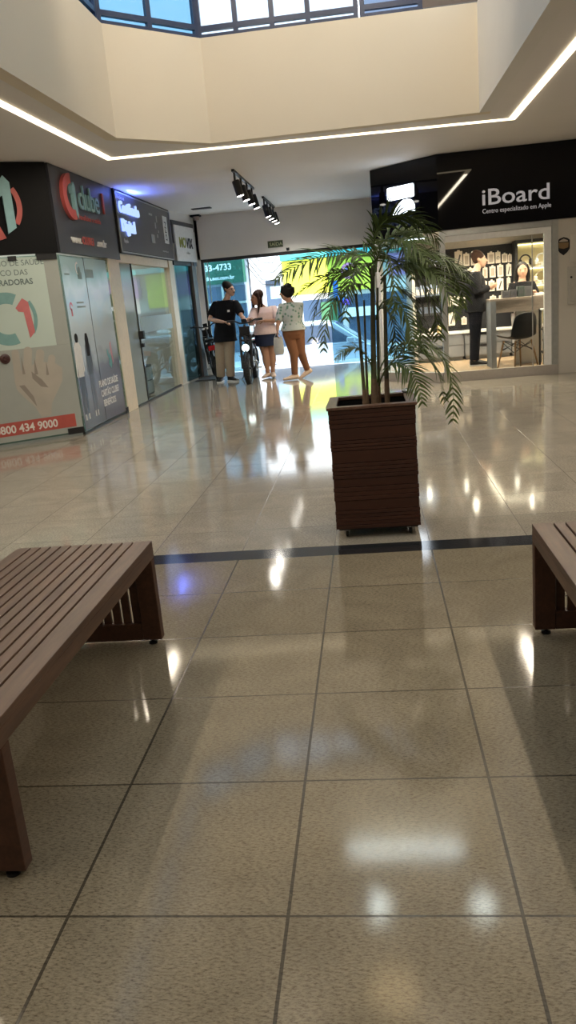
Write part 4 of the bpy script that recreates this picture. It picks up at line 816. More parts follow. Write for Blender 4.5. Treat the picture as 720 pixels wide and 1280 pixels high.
# ---- in the phone shop
def SALESMAN():
    J = dict(head=V(.065,0,1.60), shA=V(.0,.17,1.375), shB=V(-.01,-.17,1.375), elA=V(.02,.21,1.12), wrA=V(.21,.10,1.16), elB=V(.0,-.22,1.12), wrB=V(.19,-.12,1.17),
             hipA=V(-.01,.09,.87), hipB=V(-.01,-.09,.87), knA=V(-.02,.09,.47), knB=V(-.03,-.09,.47), anA=V(-.04,.09,.085), anB=V(-.06,-.09,.085), hdA=V(1,-.2,.25), hdB=V(1,.2,.25))
    ft = ((1,-.05),(1,-.1))
    t, HM, hr, tor, dep, ax, hx, pel, ch_, F, S = person('man in black hoodie, black trousers and skate shoes standing at the shop counter', (1.92, 9.38, .06), J, M_['skin_light'], face=(1,-.12), foot=ft, torso=(.175,.125), hips=(.155,.12), palm=(V(0,-.6,.5),V(0,.6,.5)), nod=.15, curl=(.5,.5))
    h = cloth_torso(t, tor, J, M_['cloth_black'], 'hoodie', ease=.026, i0=1, drop=.02, sleeve=1.92, sr=(.080,.062))
    MB().tube([(-.11,-.09,1.40),(-.15,0,1.41),(-.11,.09,1.40)], [.04,.055,.04], 12).build('hood', M_['cloth_black'], t, smooth=True)
    trousers(t, J, mat('cloth_ink', (.006,.007,.013), .9, scale=50, spec=.15), pel, hx, dep, (.155,.12), r=(.100,.078,.070))
    shoes(t, J, M_['black'], ft, M_['white_plastic']); hair_cap(t, HM, hr, M_['hair_brown'], vol=1.01)
    MB().box(.0,.09,-.158,-.15,.88,.905).build('pocket_tag', M_['white_plastic'], t)
    return t
SALESMAN()
def SALESWOMAN():
    J = dict(head=V(-.16,0,1.375), shA=V(-.315,0,1.17), shB=V(-.015,0,1.165), elA=V(-.36,-.06,.96), wrA=V(-.24,-.27,1.035), elB=V(.05,-.06,.95), wrB=V(-.03,-.26,1.055),
             hipA=V(-.24,.02,.72), hipB=V(-.08,.02,.72), knA=V(-.24,0,.40), knB=V(-.08,0,.40), anA=V(-.24,.03,.085), anB=V(-.08,.03,.085), hdA=V(.8,-.6,0), hdB=V(-.8,-.5,.05))
    ft = ((-.1,-1),(.1,-1))
    t, HM, hr, tor, dep, ax, hx, pel, ch_, F, S = person('woman with long black hair in a black top behind the shop counter', (2.85, 9.75, .06), J, M_['skin_light'], face=(-.08,-1), foot=ft, torso=(.160,.115), hips=(.165,.125), palm=(V(0,0,-1),V(0,0,-1)))
    cloth_torso(t, tor, J, M_['cloth_black'], 'top', ease=.018, i0=2, drop=.05, sleeve=1.15, sr=(.068,.060))
    trousers(t, J, M_['cloth_grey'], pel, hx, dep, (.165,.125), r=(.102,.088,.085))
    shoes(t, J, M_['white_plastic'], ft); hair_cap(t, HM, hr, M_['hair_black'], long=.10, vol=1.04)
    return t
SALESWOMAN()
# ================================================================== ELECTRIC BIKES
def ebike(label, loc, rz, lean=0, tail=False):
    t = thing('electric_bike', label, 'bike', loc, rz); t.rotation_euler = (0, lean, rz)
    R_, r_ = .205, .055; yf, yr = 0.0, 1.05; zc_ = R_+r_-.002
    for nm, y in (('wheel', yf), ('wheel', yr)):
        b = MB().torus((0,y,zc_), R_, r_, 'x', 40, 12); 
        for i in range(36):                                                   # tread blocks
            a = 2*PI*i/36
            for sx in (-.022, .022):
                b.M = T(0,y,zc_) @ Matrix.Rotation(a+(.08 if sx > 0 else 0), 4, 'X'); b.box(sx-.016, sx+.016, R_+r_-.012, R_+r_+.003, -.013, .013)
        b.M = Matrix.Identity(4); w_ = b.build(nm, M_['rubber'], t, smooth=True)
        MB().torus((0,y,zc_), R_-.05, .014, 'x', 32, 8, ry=.032).build('rim', M_['alu'], w_, smooth=True)
        b = MB(T(0,y,zc_) @ Matrix.Rotation(PI/2, 4, 'Y')).lathe([(.001,-.06),(.02,-.06),(.02,-.035),(.05,-.03),(.05,.03),(.02,.035),(.02,.06),(.001,.06)], 16); b.build('hub', M_['black_metal'], w_, smooth=True)
        b = MB()
        for i in range(12): a = 2*PI*i/12; b.tube([(.02*(-1)**i,y+.04*math.cos(a),zc_+.04*math.sin(a)),(0,y+(R_-.055)*math.cos(a+.15),zc_+(R_-.055)*math.sin(a+.15))], .004, 6)
        b.build('spoke_ring', M_['alu'], w_)
    fr_ = M_['black_metal']
    b = MB()
    for s in (-1, 1): b.tube([(s*.085,0,zc_),(s*.085,.03,.45),(s*.085,.10,.78)], [.018,.022,.022], 10)
    b.tube([(-.10,.085,.72),(.10,.085,.72)], .02, 10).tube([(-.10,.10,.80),(.10,.10,.80)], .02, 10); b.build('fork', fr_, t, smooth=True)
    MB().tube([(0,-.19,.36),(0,-.13,.50),(0,0,.545),(0,.15,.51)], [.05,.055,.055,.05], 10, flat=.25, up=(1,0,0)).build('front_mudguard', fr_, t, smooth=True)
    b = MB(); b.tube([(0,.085,.70),(0,.125,.86)], .03, 12).tube([(0,.10,.76),(0,.40,.52),(0,.52,.36)], [.036,.04,.045], 12).tube([(0,.12,.82),(0,.50,.68),(0,.95,.66)], .026, 12).tube([(0,.52,.36),(0,.62,.68)], .026, 12)
    for s in (-1, 1): b.tube([(s*.04,.55,.38),(s*.085,.80,.30),(s*.085,yr,zc_)], .018, 8).tube([(s*.05,.70,.67),(s*.085,.90,.5),(s*.085,yr,zc_)], .016, 8)
    b.build('frame', fr_, t, smooth=True)
    MB().box(-.055,.055,.28,.58,.50,.68).build('battery', M_['black'], t, bevel=.02)
    b = MB(); b.loft([(V(0,.50,.745),V(.06,0,0),V(0,0,.03)),(V(0,.62,.755),V(.10,0,0),V(0,0,.045)),(V(0,.85,.76),V(.12,0,0),V(0,0,.045)),(V(0,1.08,.775),V(.11,0,0),V(0,0,.04)),(V(0,1.15,.78),V(.06,0,0),V(0,0,.02))], 16); b.build('seat', M_['black'], t, smooth=True)
    b = MB(); b.tube([(0,.125,.86),(0,.145,.98)], .02, 10).tube([(-.29,.24,1.045),(-.17,.20,1.045),(-.08,.15,1.0),(.08,.15,1.0),(.17,.20,1.045),(.29,.24,1.045)], .013, 10); hb = b.build('handlebar', fr_, t, smooth=True)
    for s in (-1, 1):
        MB().tube([(s*.18,.205,1.045),(s*.30,.245,1.045)], .019, 12).build('grip', M_['rubber'], hb, smooth=True)
        MB().tube([(s*.17,.19,1.045),(s*.20,.165,1.035),(s*.27,.17,1.03)], .006, 8).build('brake_lever', M_['black_metal'], hb, smooth=True)
        MB().tube([(s*.13,.17,1.02),(s*.10,.08,.98),(s*.06,.06,.82),(0,.10,.70)], .005, 6).build('cable', M_['black'], hb, smooth=True)
    MB().box(-.045,.045,.11,.13,1.01,1.07).build('display', M_['glass_dark'], hb, bevel=.006)
    MB().box(-.09,.09,.05,.075,.82,.95).build('headset_plate', M_['black'], t, bevel=.01)
    lt = MB(T(0,.0,.60) @ Matrix.Rotation(PI/2, 4, 'X')).lathe([(.001,-.06),(.05,-.055),(.07,-.02),(.075,.03),(.068,.035),(.06,.02),(.001,.02)], 22).build('headlight', M_['black'], t, smooth=True)
    MB(T(0,.0,.60) @ Matrix.Rotation(PI/2, 4, 'X')).lathe([(.001,.034),(.035,.032),(.062,.024),(.001,.022)], 22).build('lens', emis('headlight_lens', (.85,1.0,.95), 3.0) if not tail else M_['glass_dark'], lt, smooth=True)
    MB().tube([(-.05,.01,.60),(-.085,.05,.62)], .01, 8).tube([(.05,.01,.60),(.085,.05,.62)], .01, 8).build('bracket', fr_, lt)
    b = MB(); b.tube([(-.10,.55,.33),(.10,.55,.33)], .014, 8); 
    b.tube([(.07,.55,.33),(.10,.62,.22)], .012, 8).tube([(-.07,.55,.33),(-.10,.48,.44)], .012, 8); b.box(.09,.18,.60,.66,.20,.225); b.box(-.18,-.09,.44,.50,.43,.455); b.build('pedal_crank', M_['alu'], t)
    MB(T(.05,.55,.33) @ Matrix.Rotation(PI/2, 4, 'Y')).lathe([(.001,0),(.09,0),(.09,.008),(.001,.008)], 24).build('chainring', M_['alu'], t)
    MB().tube([(-.06,.75,.30),(-.20,.80,.03),(-.23,.80,.012)], .011, 8).build('kickstand', M_['black_metal'], t, smooth=True)
    MB().tube([(0,yr-.20,.52),(0,yr-.05,.565),(0,yr+.12,.54),(0,yr+.22,.44)], [.06,.065,.065,.06], 10, flat=.22, up=(1,0,0)).build('rear_mudguard', fr_, t, smooth=True)
    tl = MB().box(-.05,.05,yr+.10,yr+.19,.60,.66).build('tail_lamp', M_['black'], t, bevel=.01); MB().box(-.075,.075,yr+.185,yr+.215,.585,.675).build('lens', M_['red_lens'], tl, bevel=.01)
    return t
ebike('black fat tyre electric bike facing the hall with its round headlight lit', (-1.815, 9.93, 0), .03)
ebike('black electric bike with red tail lamp parked by the left wall', (-2.78, 12.02, 0), PI+.24, lean=.11, tail=True).scale = (.95, .95, .95)
t = thing('door_mat', 'dark rectangular mat on the floor by the bike shop post', 'mat', (-2.62, 11.6, 0)); t.location = (-2.83, 11.55, 0)
MB().box(-.16,.20,-.42,.40,0.0005,.012).build('mat_pad', mat('mat_dark', (.03,.028,.026), .95, var=.4, scale=90), t); MB().box(-.17,.21,-.43,-.42,.0005,.014).box(-.17,.21,.40,.41,.0005,.014).build('border', M_['rubber'], t)

# ================================================================== SECOND SHOP: office chair behind the glass
t = thing('office_chair', 'black office chair seen through the glass of the second shop', 'chair', (-3.72, 8.55, 0))
b = MB(); b.loft([(V(0,0,.46),V(.20,0,0),V(0,.2,0)),(V(0,0,.50),V(.24,0,0),V(0,.235,0)),(V(0,0,.53),V(.22,0,0),V(0,.21,0))], 18); b.build('seat', M_['black'], t, smooth=True)
b = MB(); b.loft([(V(-.22,0,.58),V(.03,0,0),V(0,.19,0)),(V(-.26,0,.80),V(.035,0,0),V(0,.23,0)),(V(-.28,0,1.02),V(.025,0,0),V(0,.18,0))], 16); b.build('backrest', M_['black'], t, smooth=True)
MB().lathe([(.03,.09),(.03,.46)], 12).build('column', M_['black_metal'], t); b = MB().tube([(-.12,0,.49),(-.25,0,.52),(-.25,0,.62)], .015, 8).build('back_bracket', M_['black_metal'], t)
for i in range(5):
    a = 2*PI*i/5; l_ = MB().tube([(0,0,.10),(.28*math.cos(a),.28*math.sin(a),.07)], [.025,.016], 8).build('base_leg', M_['black_metal'], t); MB(T(.28*math.cos(a),.28*math.sin(a),.03)).ell((0,0,0),.02,.028,.029,10,8).build('caster', M_['rubber'], l_, smooth=True)
t = thing('storage_unit', 'low black and grey cabinet on the floor inside the second shop', 'cabinet', (-3.55, 9.3, 0)); MB().box(-.2,.2,-.2,.2,.02,.5).build('body', M_['sign_dark'], t, bevel=.005); MB().box(.2,.212,-.18,.18,.05,.24).build('drawer', M_['alu'], t); MB().box(.2,.212,-.18,.18,.26,.46).build('drawer', M_['alu'], t)
area('office_light', (-4.4, 9.2, 2.9), (0,0,0), 1.2, 2.2, 34, (.9,1,.97)); area('bike_shop_light', (-4.2, 11.8, 2.9), (0,0,0), .8, 1, 10, (.9,1,.97)); area('first_shop_light', (-4.6, 6.2, 2.9), (0,0,0), 1.2, 2, 25, (.9,1,.95))
# ================================================================== PHONE SHOP INTERIOR
BW = 10.95
t = thing('display_wall', 'black slatted display wall behind the shop counter holding hanging packs', 'display wall', (2.2, BW, .06)); DW = t
MB().box(1.05, 2.74, BW-.05, BW, .50, 1.90).build('black_board', M_['black'], t, world=True)
b = MB()
for i in range(12): b.box(1.06, 2.73, BW-.053, BW-.05, .60+i*.11, .603+i*.11)
b.build('groove', M_['black_metal'], t, world=True)
PK = mat('pack_white', (.72,.64,.54), .4); PKB = mat('pack_window', (.40,.34,.28), .3); PKD = mat('pack_dark', (.05,.05,.055), .35)
def pack(x, z, w_, h, label, group, style=0):
    t = thing('hanging_pack', label, 'pack', (x, BW-.056, z), 0, group); y = -.012
    pts = [(-w_/2,0),(w_/2,0),(w_/2,h-.02),(w_*.18,h-.02),(w_*.15,h),(-w_*.15,h),(-w_*.18,h-.02),(-w_/2,h-.02)]
    F = frame((0,-.02,0),(1,0,0),(0,-1,0)); MB(F).prism(pts, 0, .014).build('card', PK, t, bevel=.002)
    k = MB(F)
    if style == 0: k.prism(rrect(-w_*.3, w_*.3, h*.12, h*.76, w_*.1), .014, .018)
    elif style == 1: k.prism(ring(0, h*.42, w_*.2, w_*.32, 0, 320), .014, .018)
    else: k.prism([(-w_*.25,h*.15),(-w_*.05,h*.12),(w_*.28,h*.68),(w_*.12,h*.74)], .014, .018)
    k.build('product', PKB if style == 0 else PKD, t)
    MB().tube([(0,.02,h-.008),(0,-.045,h-.008)], .003, 6).build('hook', M_['chrome'], t)
GRP = 'white hanging packs on the black display wall'
rows = [('top', 1.60, [(1.84,.13,.27,2),(1.97,.10,.22,0),(2.09,.09,.21,0),(2.38,.115,.20,0),(2.495,.08,.20,1),(2.605,.09,.16,0),(2.69,.06,.14,0)]),
        ('second', 1.375, [(2.03,.09,.20,0),(2.155,.08,.19,0),(2.275,.08,.19,0),(2.40,.10,.20,0),(2.53,.10,.21,0),(2.67,.085,.21,2)]),
        ('third', 1.15, [(2.03,.09,.19,1),(2.155,.08,.18,0),(2.265,.08,.19,1),(2.38,.10,.19,0),(2.52,.115,.215,2),(2.665,.06,.215,1)]),
        ('fourth', .955, [(1.685,.10,.19,1),(1.795,.10,.19,1),(1.95,.09,.16,0),(2.10,.09,.15,0),(2.40,.10,.13,0),(2.55,.10,.13,0)]),
        ('lowest', .63, [(1.69,.11,.23,2),(1.90,.09,.14,0)])]
for rn, z, L_ in rows:
    for i, (x, w_, h, s) in enumerate(L_): pack(x, z, w_, h, 'white accessory pack hanging %s from the left in the %s row of the display wall' % (ORD[i], rn), GRP, s)
# left part seen through the glazed corner
t = thing('display_shelf', 'dark shelf rack of accessories seen through the corner glass behind the palm', 'shelf', (1.3, 10.7, .5))
MB().box(1.07,1.6,BW-.36,BW-.055,1.14,1.16).box(1.07,1.6,BW-.36,BW-.055,1.62,1.64).build('shelf_board', M_['black'], t, world=True)
LBX = mat('box_blue', (.20,.25,.36), .4)
for i in range(6): 
    x = 1.12+i*.082
    o = thing('product_box', '%s blue and white box from the left on the lower dark shelf' % ORD[i], 'box', (x, BW-.2, 1.16), 0, 'boxes on the dark shelf'); MB().box(-.034,.034,-.05,.05,0,.17+.02*(i%2)).build('carton', LBX, o, bevel=.003); MB().box(-.026,.026,-.052,-.05,.03,.12).build('print', PK, o)
for i in range(6):
    x = 1.12+i*.082
    o = thing('product_box', '%s bright white box from the left on the upper dark shelf' % ORD[i], 'box', (x, BW-.2, 1.64), 0, 'boxes on the dark shelf'); MB().box(-.032,.032,-.05,.05,0,.15+.02*((i+1)%2)).build('carton', M_['white_plastic'], o, bevel=.003); MB().box(-.022,.022,-.052,-.05,.03,.10).build('print', LBX, o)
for i in range(4):
    x = 1.16+i*.10
    o = thing('hanging_pack', '%s dark pack from the left hanging below the shelf by the corner glass' % ORD[i], 'pack', (x, BW-.056, .83), 0, 'dark packs below the shelf'); MB().box(-.04,.04,-.02,-.004,0,.22).build('card', PKD, o); MB().box(-.03,.03,-.024,-.02,.04,.15).build('product', LBX, o)
# lit niche shelves at the right
NI = mat('niche_back', (.72,.62,.36), .6)
t = thing('lit_niche', 'tall lit shelving niche with yellowish back behind the saleswoman', 'shelf', (3.2, BW, .06))
MB().box(2.78,3.9,BW-.02,BW,.545,1.88).build('back_panel', NI, t, world=True)
for z in (.92,1.20,1.49): MB().box(2.78,3.9,BW-.30,BW-.02,z-.018,z).build('shelf_board', M_['alu'], t, world=True)
MB().box(2.74,2.78,BW-.32,BW,.545,1.9).box(2.74,3.9,BW-.32,BW,1.88,1.93).build('side_panel', M_['black'], t, world=True)
NLED = emis('niche_led', (1,.86,.5), 7)
for z in (1.19,1.475,1.87): MB().box(2.80,3.88,BW-.06,BW-.045,z-.018,z-.008).build('led_line', NLED, t, world=True)
def headphones(x, z, m, label):
    t = thing('headphones', label, 'headphones', (x, BW-.17, z)); 
    MB(T(0,0,.115)).torus((0,0,0), .085, .012, 'y', 20, 8, arc=PI).build('headband', m, t, smooth=True)
    for s in (-1, 1): MB(T(s*.085,0,.085) @ Matrix.Rotation(PI/2, 4, 'Y')).lathe([(.001,-.025),(.045,-.022),(.05,0),(.045,.022),(.001,.025)], 16).build('ear_cup', m, t, smooth=True)
    MB().lathe([(.05,0),(.05,.008),(.01,.012),(.01,.06),(.001,.06)], 14).box(-.09,.09,-.01,.01,.05,.06).build('stand', M_['white_plastic'], t)
headphones(2.93, 1.49, M_['black'], 'black headphones on a stand on the top niche shelf'); headphones(3.20, 1.49, M_['white_plastic'], 'white headphones on a stand at the right end of the top niche shelf'); headphones(3.18, 1.20, M_['cream_trim'], 'cream headphones on the middle niche shelf')
for i, (x, z, m, l) in enumerate(((3.17,.92,PK,'small cream box on the lowest niche shelf'),(3.30,.92,PKD,'small dark box on the lowest niche shelf'),(3.32,1.20,PKB,'brown box at the right of the middle niche shelf'))):
    o = thing('product_box', l, 'box', (x, BW-.16, z)); MB().box(-.045,.045,-.05,.05,0,.15).build('carton', m, o, bevel=.003); MB().box(-.03,.03,-.053,-.05,.03,.11).build('print', M_['white_plastic'], o)
# cabinets
CAB = mat('cabinet_grey', (.17,.18,.20), .45)
for i, (x0, x1) in enumerate(((1.06,1.84),(1.85,2.62),(2.63,3.40))):
    t = thing('drawer_cabinet', ('leftmost','middle','rightmost')[i]+' grey drawer cabinet along the back of the phone shop', 'cabinet', ((x0+x1)/2, 10.66, .06), 0, 'grey drawer cabinets'); w_ = (x1-x0)/2
    MB().box(-w_,w_,-.22,.28,.06,.45).box(-w_+.02,w_-.02,-.18,.25,0,.06).build('body', CAB, t); MB().box(-w_,w_,-.26,.285,.4501,.475).build('worktop', M_['white_plastic'], t)
    for z0, z1 in ((.07,.255),(.265,.445)):
        d = MB().box(-w_+.008,w_-.008,-.24,-.2201,z0,z1).build('drawer', CAB, t, bevel=.002); MB().box(-.13,.13,-.245,-.2401,z1-.04,z1-.008).build('handle', M_['black'], d)
for i, (x, h, m, l) in enumerate(((1.30,.10,PK,'small white jar on the left grey cabinet'),(1.44,.15,mat('amber', (.6,.42,.2), .4),'amber bottle on the left grey cabinet'),(1.56,.17,PK,'tall white bottle on the left grey cabinet'),(2.02,.16,M_['white_plastic'],'white bottle on the middle grey cabinet behind the counter'),(2.36,.14,M_['white_plastic'],'white jar on the middle grey cabinet near the chair'))):
    t = thing('product_bottle', l, 'bottle', (x, 10.55, .535)); MB().lathe([(.001,0),(.035,0),(.035,h*.75),(.018,h*.85),(.001,h*.85)], 16).build('vessel', m, t, smooth=True); MB().lathe([(.02,h*.85),(.02,h),(.001,h)], 12).build('cap', M_['white_plastic'], t)
# counter
t = thing('shop_counter', 'high wood and grey service counter inside the phone shop', 'counter', (2.5, 8.95, .06))
CT = wood('counter_wood', (.19,.15,.125), (.30,.245,.21), .4, stretch=(1.2,14,14))
MB().box(2.04,3.6,8.72,9.22,1.03,1.06).build('worktop', CT, t, world=True); MB().box(2.12,3.6,8.735,8.76,.86,1.03).build('apron', CT, t, world=True)
MB().box(2.045,2.12,8.72,9.2,.06,1.03).build('side_panel', CAB, t, world=True); MB().box(2.46,2.86,9.12,9.2,.06,1.03).build('pedestal', mat('pedestal_marble', (.50,.48,.46), .3, var=.2, scale=5), t, world=True)
MB().box(2.48,2.84,9.09,9.118,.62,.90).build('inset_panel', M_['alu'], t, world=True)
for i, (x, w_, h, m) in enumerate(((2.30,.10,.10,PKD),(2.41,.09,.11,PKD),(2.52,.10,.15,mat('box_green', (.02,.035,.03), .4)),(2.62,.10,.14,PKD))):
    o = thing('device_box', '%s dark box from the left in the row on the shop counter' % ORD[i], 'box', (x, 8.98, 1.06), 0, 'dark boxes on the counter'); MB().box(-w_/2,w_/2,-.07,.07,0,h).build('carton', m, o, bevel=.004); MB().box(-w_*.3,w_*.3,-.073,-.07,h*.3,h*.7).build('print', M_['sign_dark'], o)
o = thing('product_box', 'white flat box on the counter right of the dark boxes', 'box', (2.78, 8.9, 1.06)); MB().box(-.07,.07,-.05,.05,0,.035).build('carton', M_['white_plastic'], o, bevel=.004); MB().box(-.05,.05,-.03,.03,.035,.036).build('print', PKB, o)
# small black rack beside the counter
t = thing('metal_rack', 'slim black metal rack with shelves beside the chair at the window', 'rack', (2.92, 8.46, .06))
b = MB()
for x in (-.20, .20):
    for y in (-.15, .15): b.box(x-.012,x+.012,y-.012,y+.012,0,.82)
b.build('frame', M_['black_metal'], t)
for z in (.20,.52,.80): MB().box(-.2,.2,-.15,.15,z,z+.02).build('shelf', M_['black_metal'] if z < .7 else M_['white_plastic'], t)
for i, (z, m, l) in enumerate(((.22,M_['white_plastic'],'white box low on the black metal rack'),(.54,PK,'cream box in the middle of the black metal rack'))): 
    o = thing('product_box', l, 'box', (2.86, 8.46, .06+z)); MB().box(-.1,.06,-.1,.1,0,.12).build('carton', m, o, bevel=.003); MB().box(-.08,.04,-.103,-.1,.03,.09).build('print', PKB, o)
# shell chair
t = thing('shell_chair', 'black moulded shell chair with wooden legs behind the shop glass', 'chair', (2.37, 8.42, .06), math.radians(28))
# local: front = +Y
prof = [(.24,.435,.19),(.20,.45,.225),(.10,.435,.235),(-.05,.42,.235),(-.15,.43,.23),(-.20,.50,.22),(-.225,.62,.215),(-.245,.74,.195),(-.255,.80,.15)]
vs = []; fs = []; nx = 12
for (y, z, hw_) in prof:
    for i in range(nx+1):
        s_ = -1+2*i/nx; lift = .05*abs(s_)**3 if z < .47 else 0; fw_ = .06*abs(s_)**2.2 if z >= .47 else 0; vs.append((s_*hw_, y+fw_, z+lift-(.03*abs(s_)**4 if z > .78 else 0)))
for j in range(len(prof)-1):
    for i in range(nx): a = j*(nx+1)+i; fs.append((a, a+1, a+nx+2, a+nx+1))
o = MB().add(vs, fs).build('seat_shell', M_['black'], t, smooth=True); md = o.modifiers.new('th', 'SOLIDIFY'); md.thickness = .012; md = o.modifiers.new('ss', 'SUBSURF'); md.render_levels = 1; md.levels = 1
LGW = wood('leg_wood', (.20,.11,.05), (.34,.20,.10), .4)
for sx in (-1, 1):
    for sy in (-1, 1): MB().tube([(sx*.14, sy*.13, .41), (sx*.21, sy*.20-.0, .0)], [.016,.011], 10).build('leg', LGW, t, smooth=True)
b = MB()
for sx in (-1, 1): b.tube([(sx*.16,-.15,.28),(-sx*.13,.12,.40)], .005, 6).tube([(sx*.16,.15,.28),(sx*.15,-.14,.38)], .005, 6).tube([(sx*.17,-.16,.24),(sx*.15,.14,.38)], .005, 6).tube([(sx*.14,-.13,.40),(-sx*.165,-.157,.26)], .005, 6).tube([(sx*.14,.13,.40),(-sx*.165,.157,.26)], .005, 6)
b.build('wire_brace', M_['black_metal'], t)
# lights of the shop
t = thing('led_strip', 'warm led line running around the low ceiling of the phone shop', 'ceiling light', (2, 9.5, 2.06))
MB().box(2.25,4.7,9.0,9.04,2.045,2.0595).box(2.21,2.249,9.0,10.7,2.045,2.0595).build('led_line', emis('shop_led', (1,.82,.58), 12), t, world=True)
for i, (x, y) in enumerate(((1.75,8.6),(1.75,9.9),(2.6,8.6),(2.6,9.9),(3.4,8.6),(3.4,9.9),(1.1,9.5))):  # downlight fixtures added to brighten the phone shop interior
    t = thing('downlight', 'added round downlight brightening the phone shop', 'ceiling light', (x, y, 2.06), 0, 'added phone shop downlights'); MB().lathe([(.05,-.006),(.05,0),(.001,0)], 16).build('bezel', M_['alu'], t); MB().lathe([(.001,-.009),(.036,-.009),(.036,-.006),(.001,-.006)], 16).build('lens', SPOT, t)
    d = bpy.data.lights.new('downlight', 'SPOT'); d.energy = 88; d.color = (1,.83,.62); d.spot_size = 2.7; d.spot_blend = .5; d.shadow_soft_size = .03
    l = bpy.data.objects.new('added_downlight_lamp', d); COL.objects.link(l); l.location = (x, y, 2.03)
t = thing('tube_lamp', 'short cool white lamp under the shop ceiling near the corner glass', 'ceiling lamp', (1.05, 9.35, 2.06)); MB().box(-.18,.18,-.03,.03,-.02,0).build('housing', M_['alu'], t); MB().box(-.17,.17,-.025,.025,-.03,-.02).build('diffuser', emis('cool_lamp', (.75,.85,1), 10), t)

# ================================================================== STREET BEYOND THE ENTRANCE
ST = mat('asphalt', (.38,.38,.385), .9, var=.2, scale=8); SW = mat('sidewalk', (.65,.64,.62), .85, var=.12, scale=5)
struct('ground', MB().box(-30, 30, 13.4, 21.5, -.95, -.75), ST); struct('ground', MB().box(-30, 30, 21.5, 24.5, -.95, -.62), SW); struct('ground', MB().box(-30, 30, 13.4, 14.0, -.74, -.62), SW)
struct('wall_outside_left', MB().box(-3.3, -3.05, 12.5, 13.4, 0, 3.0), M_['white_paint']); struct('wall_outside_right', MB().box(1.3, 1.5, 12.5, 13.4, 0, 3.0), M_['white_paint'])
def building(name, label, x0, x1, y, h, m):
    t = thing(name, label, 'building', ((x0+x1)/2, y, -.62)); MB().box(x0, x1, y, y+6, -.62, h).build('facade', m, t, world=True); return t
FW2 = lambda y: frame((0, y, 0), (1,0,0), (0,-1,0))
SG = mat('shop_glass', (.06,.09,.14), .1); 
t = building('shop_building', 'shop across the street with green sign and dark windows at the left', -14, -3.65, 24, 6, mat('facade_grey', (.34,.38,.45), .8))
MB(FW2(24)).box(-9,-3.78,-.3,1.9,0,.04).build('shop_window', SG, t, world=True); MB(FW2(24)).box(-6.3,-6.2,-.3,1.9,.04,.08).box(-4.6,-4.52,-.3,1.9,.04,.08).box(-9,-3.78,1.3,1.38,.04,.08).build('window_frame', M_['alu'], t, world=True)
s = thing('shop_sign', 'green shop sign with white phone number across the street', 'sign', (-5.5, 23.9, 2.0)); MB(FW2(24)).box(-9,-3.72,1.98,3.6,0.05,.14).build('sign_board', M_['green_sign'], s, world=True)
WT2 = mat('sign_white', (.8,.8,.8), .5); text('3333-4733', .28, FW2(23.86) @ T(-4.16, 2.42, 0), WT2, s, align='RIGHT', ext=.005, bold=.006); text('supermidia.net.com.br', .17, FW2(23.86) @ T(-4.1, 2.12, 0), WT2, s, align='RIGHT', ext=.005, bold=.003); text('COPIADORA', .17, FW2(23.86) @ T(-4.0, 2.76, 0), WT2, s, align='RIGHT', ext=.005, bold=.003)
t = building('house', 'white house front with grille window between the green and yellow shops', -3.6, -2.52, 24.05, 5, mat('facade_white', (.75,.74,.72), .8))
wn = MB(FW2(24.05)).box(-3.1,-2.6,1.1,1.95,0,.04).build('window', SG, t, world=True); MB(FW2(24.05)).box(-2.95,-2.6,1.35,1.75,.04,.06).build('poster', mat('poster_aqua', (.35,.62,.62), .5), t, world=True)
b = MB(FW2(24.05))
for i in range(9): b.box(-3.1+i*.06,-3.09+i*.06,1.75,1.98,.06,.08)
b.build('window_grille', M_['black_metal'], wn); 
t = building('shop_building', 'shop across the street with a wide bright yellow sign and teal eave', -2.5, 9, 24, 5.5, mat('facade_cream', (.66,.62,.58), .8))
MB(FW2(24)).box(-1.9,-.6,-.4,1.2,0,.04).box(-.4,3.5,-.4,1.25,0,.04).build('shop_window', SG, t, world=True); MB(FW2(24)).box(-2.5,9,2.52,2.75,0,.5).build('eave', mat('eave_teal', (.05,.42,.40), .5), t, world=True); MB(FW2(24)).box(-1.3,-.75,-.3,1.1,.04,.12).build('door_panel', mat('door_green', (.05,.16,.06), .6), t, world=True)
MB(FW2(24)).box(-.5,.6,.55,.85,.06,.3).build('awning', M_['white_plastic'], t, world=True)
s = thing('shop_sign', 'violet shop sign farther right across the street seen only in reflections', 'sign', (2, 23.9, 1.9)); MB(FW2(24)).box(1.0,3.0,1.75,2.45,.05,.16).build('sign_board', mat('violet_board', (.30,.17,.36), .5), s, world=True)
s = thing('shop_sign', 'wide bright yellow sign board with a round pink and blue emblem across the street', 'sign', (-.5, 23.9, 1.4)); MB(FW2(24)).box(-2.48,.8,1.4,2.5,.05,.16).build('sign_board', M_['yellow_sign'], s, world=True)
b = MB(FW2(23.84)).prism(ring(-.30, 2.02, .17, .26, 0, 359), 0, .02); b.build('round_emblem', mat('emblem_pink', (.72,.25,.45), .5), s, world=True); MB(FW2(23.84)).prism(ring(-.30, 2.02, .05, .15, 90, 300), 0, .02).build('inner_emblem', mat('emblem_violet', (.25,.22,.55), .5), s, world=True)
MB(FW2(23.84)).box(-.85,-.68,1.1,1.75,0,.04).box(-.85,-.5,1.1,1.2,0,.04).build('blue_mark', mat('mark_blue', (.02,.14,.42), .5), s, world=True)
s = thing('neon_sign', 'small violet lit sign in the window below the yellow sign', 'sign', (-.45, 23.9, .95)); MB(FW2(23.93)).box(-.62,-.30,.95,1.15,0,.03).build('panel', mat('neon_base', (.1,.05,.3), .4), s, world=True); MB(FW2(23.90)).prism(ring(-.46,1.05,.05,.09,0,300), 0, .02).build('neon', emis('neon_violet', (.25,.12,1), 4), s, world=True)
o = MB()
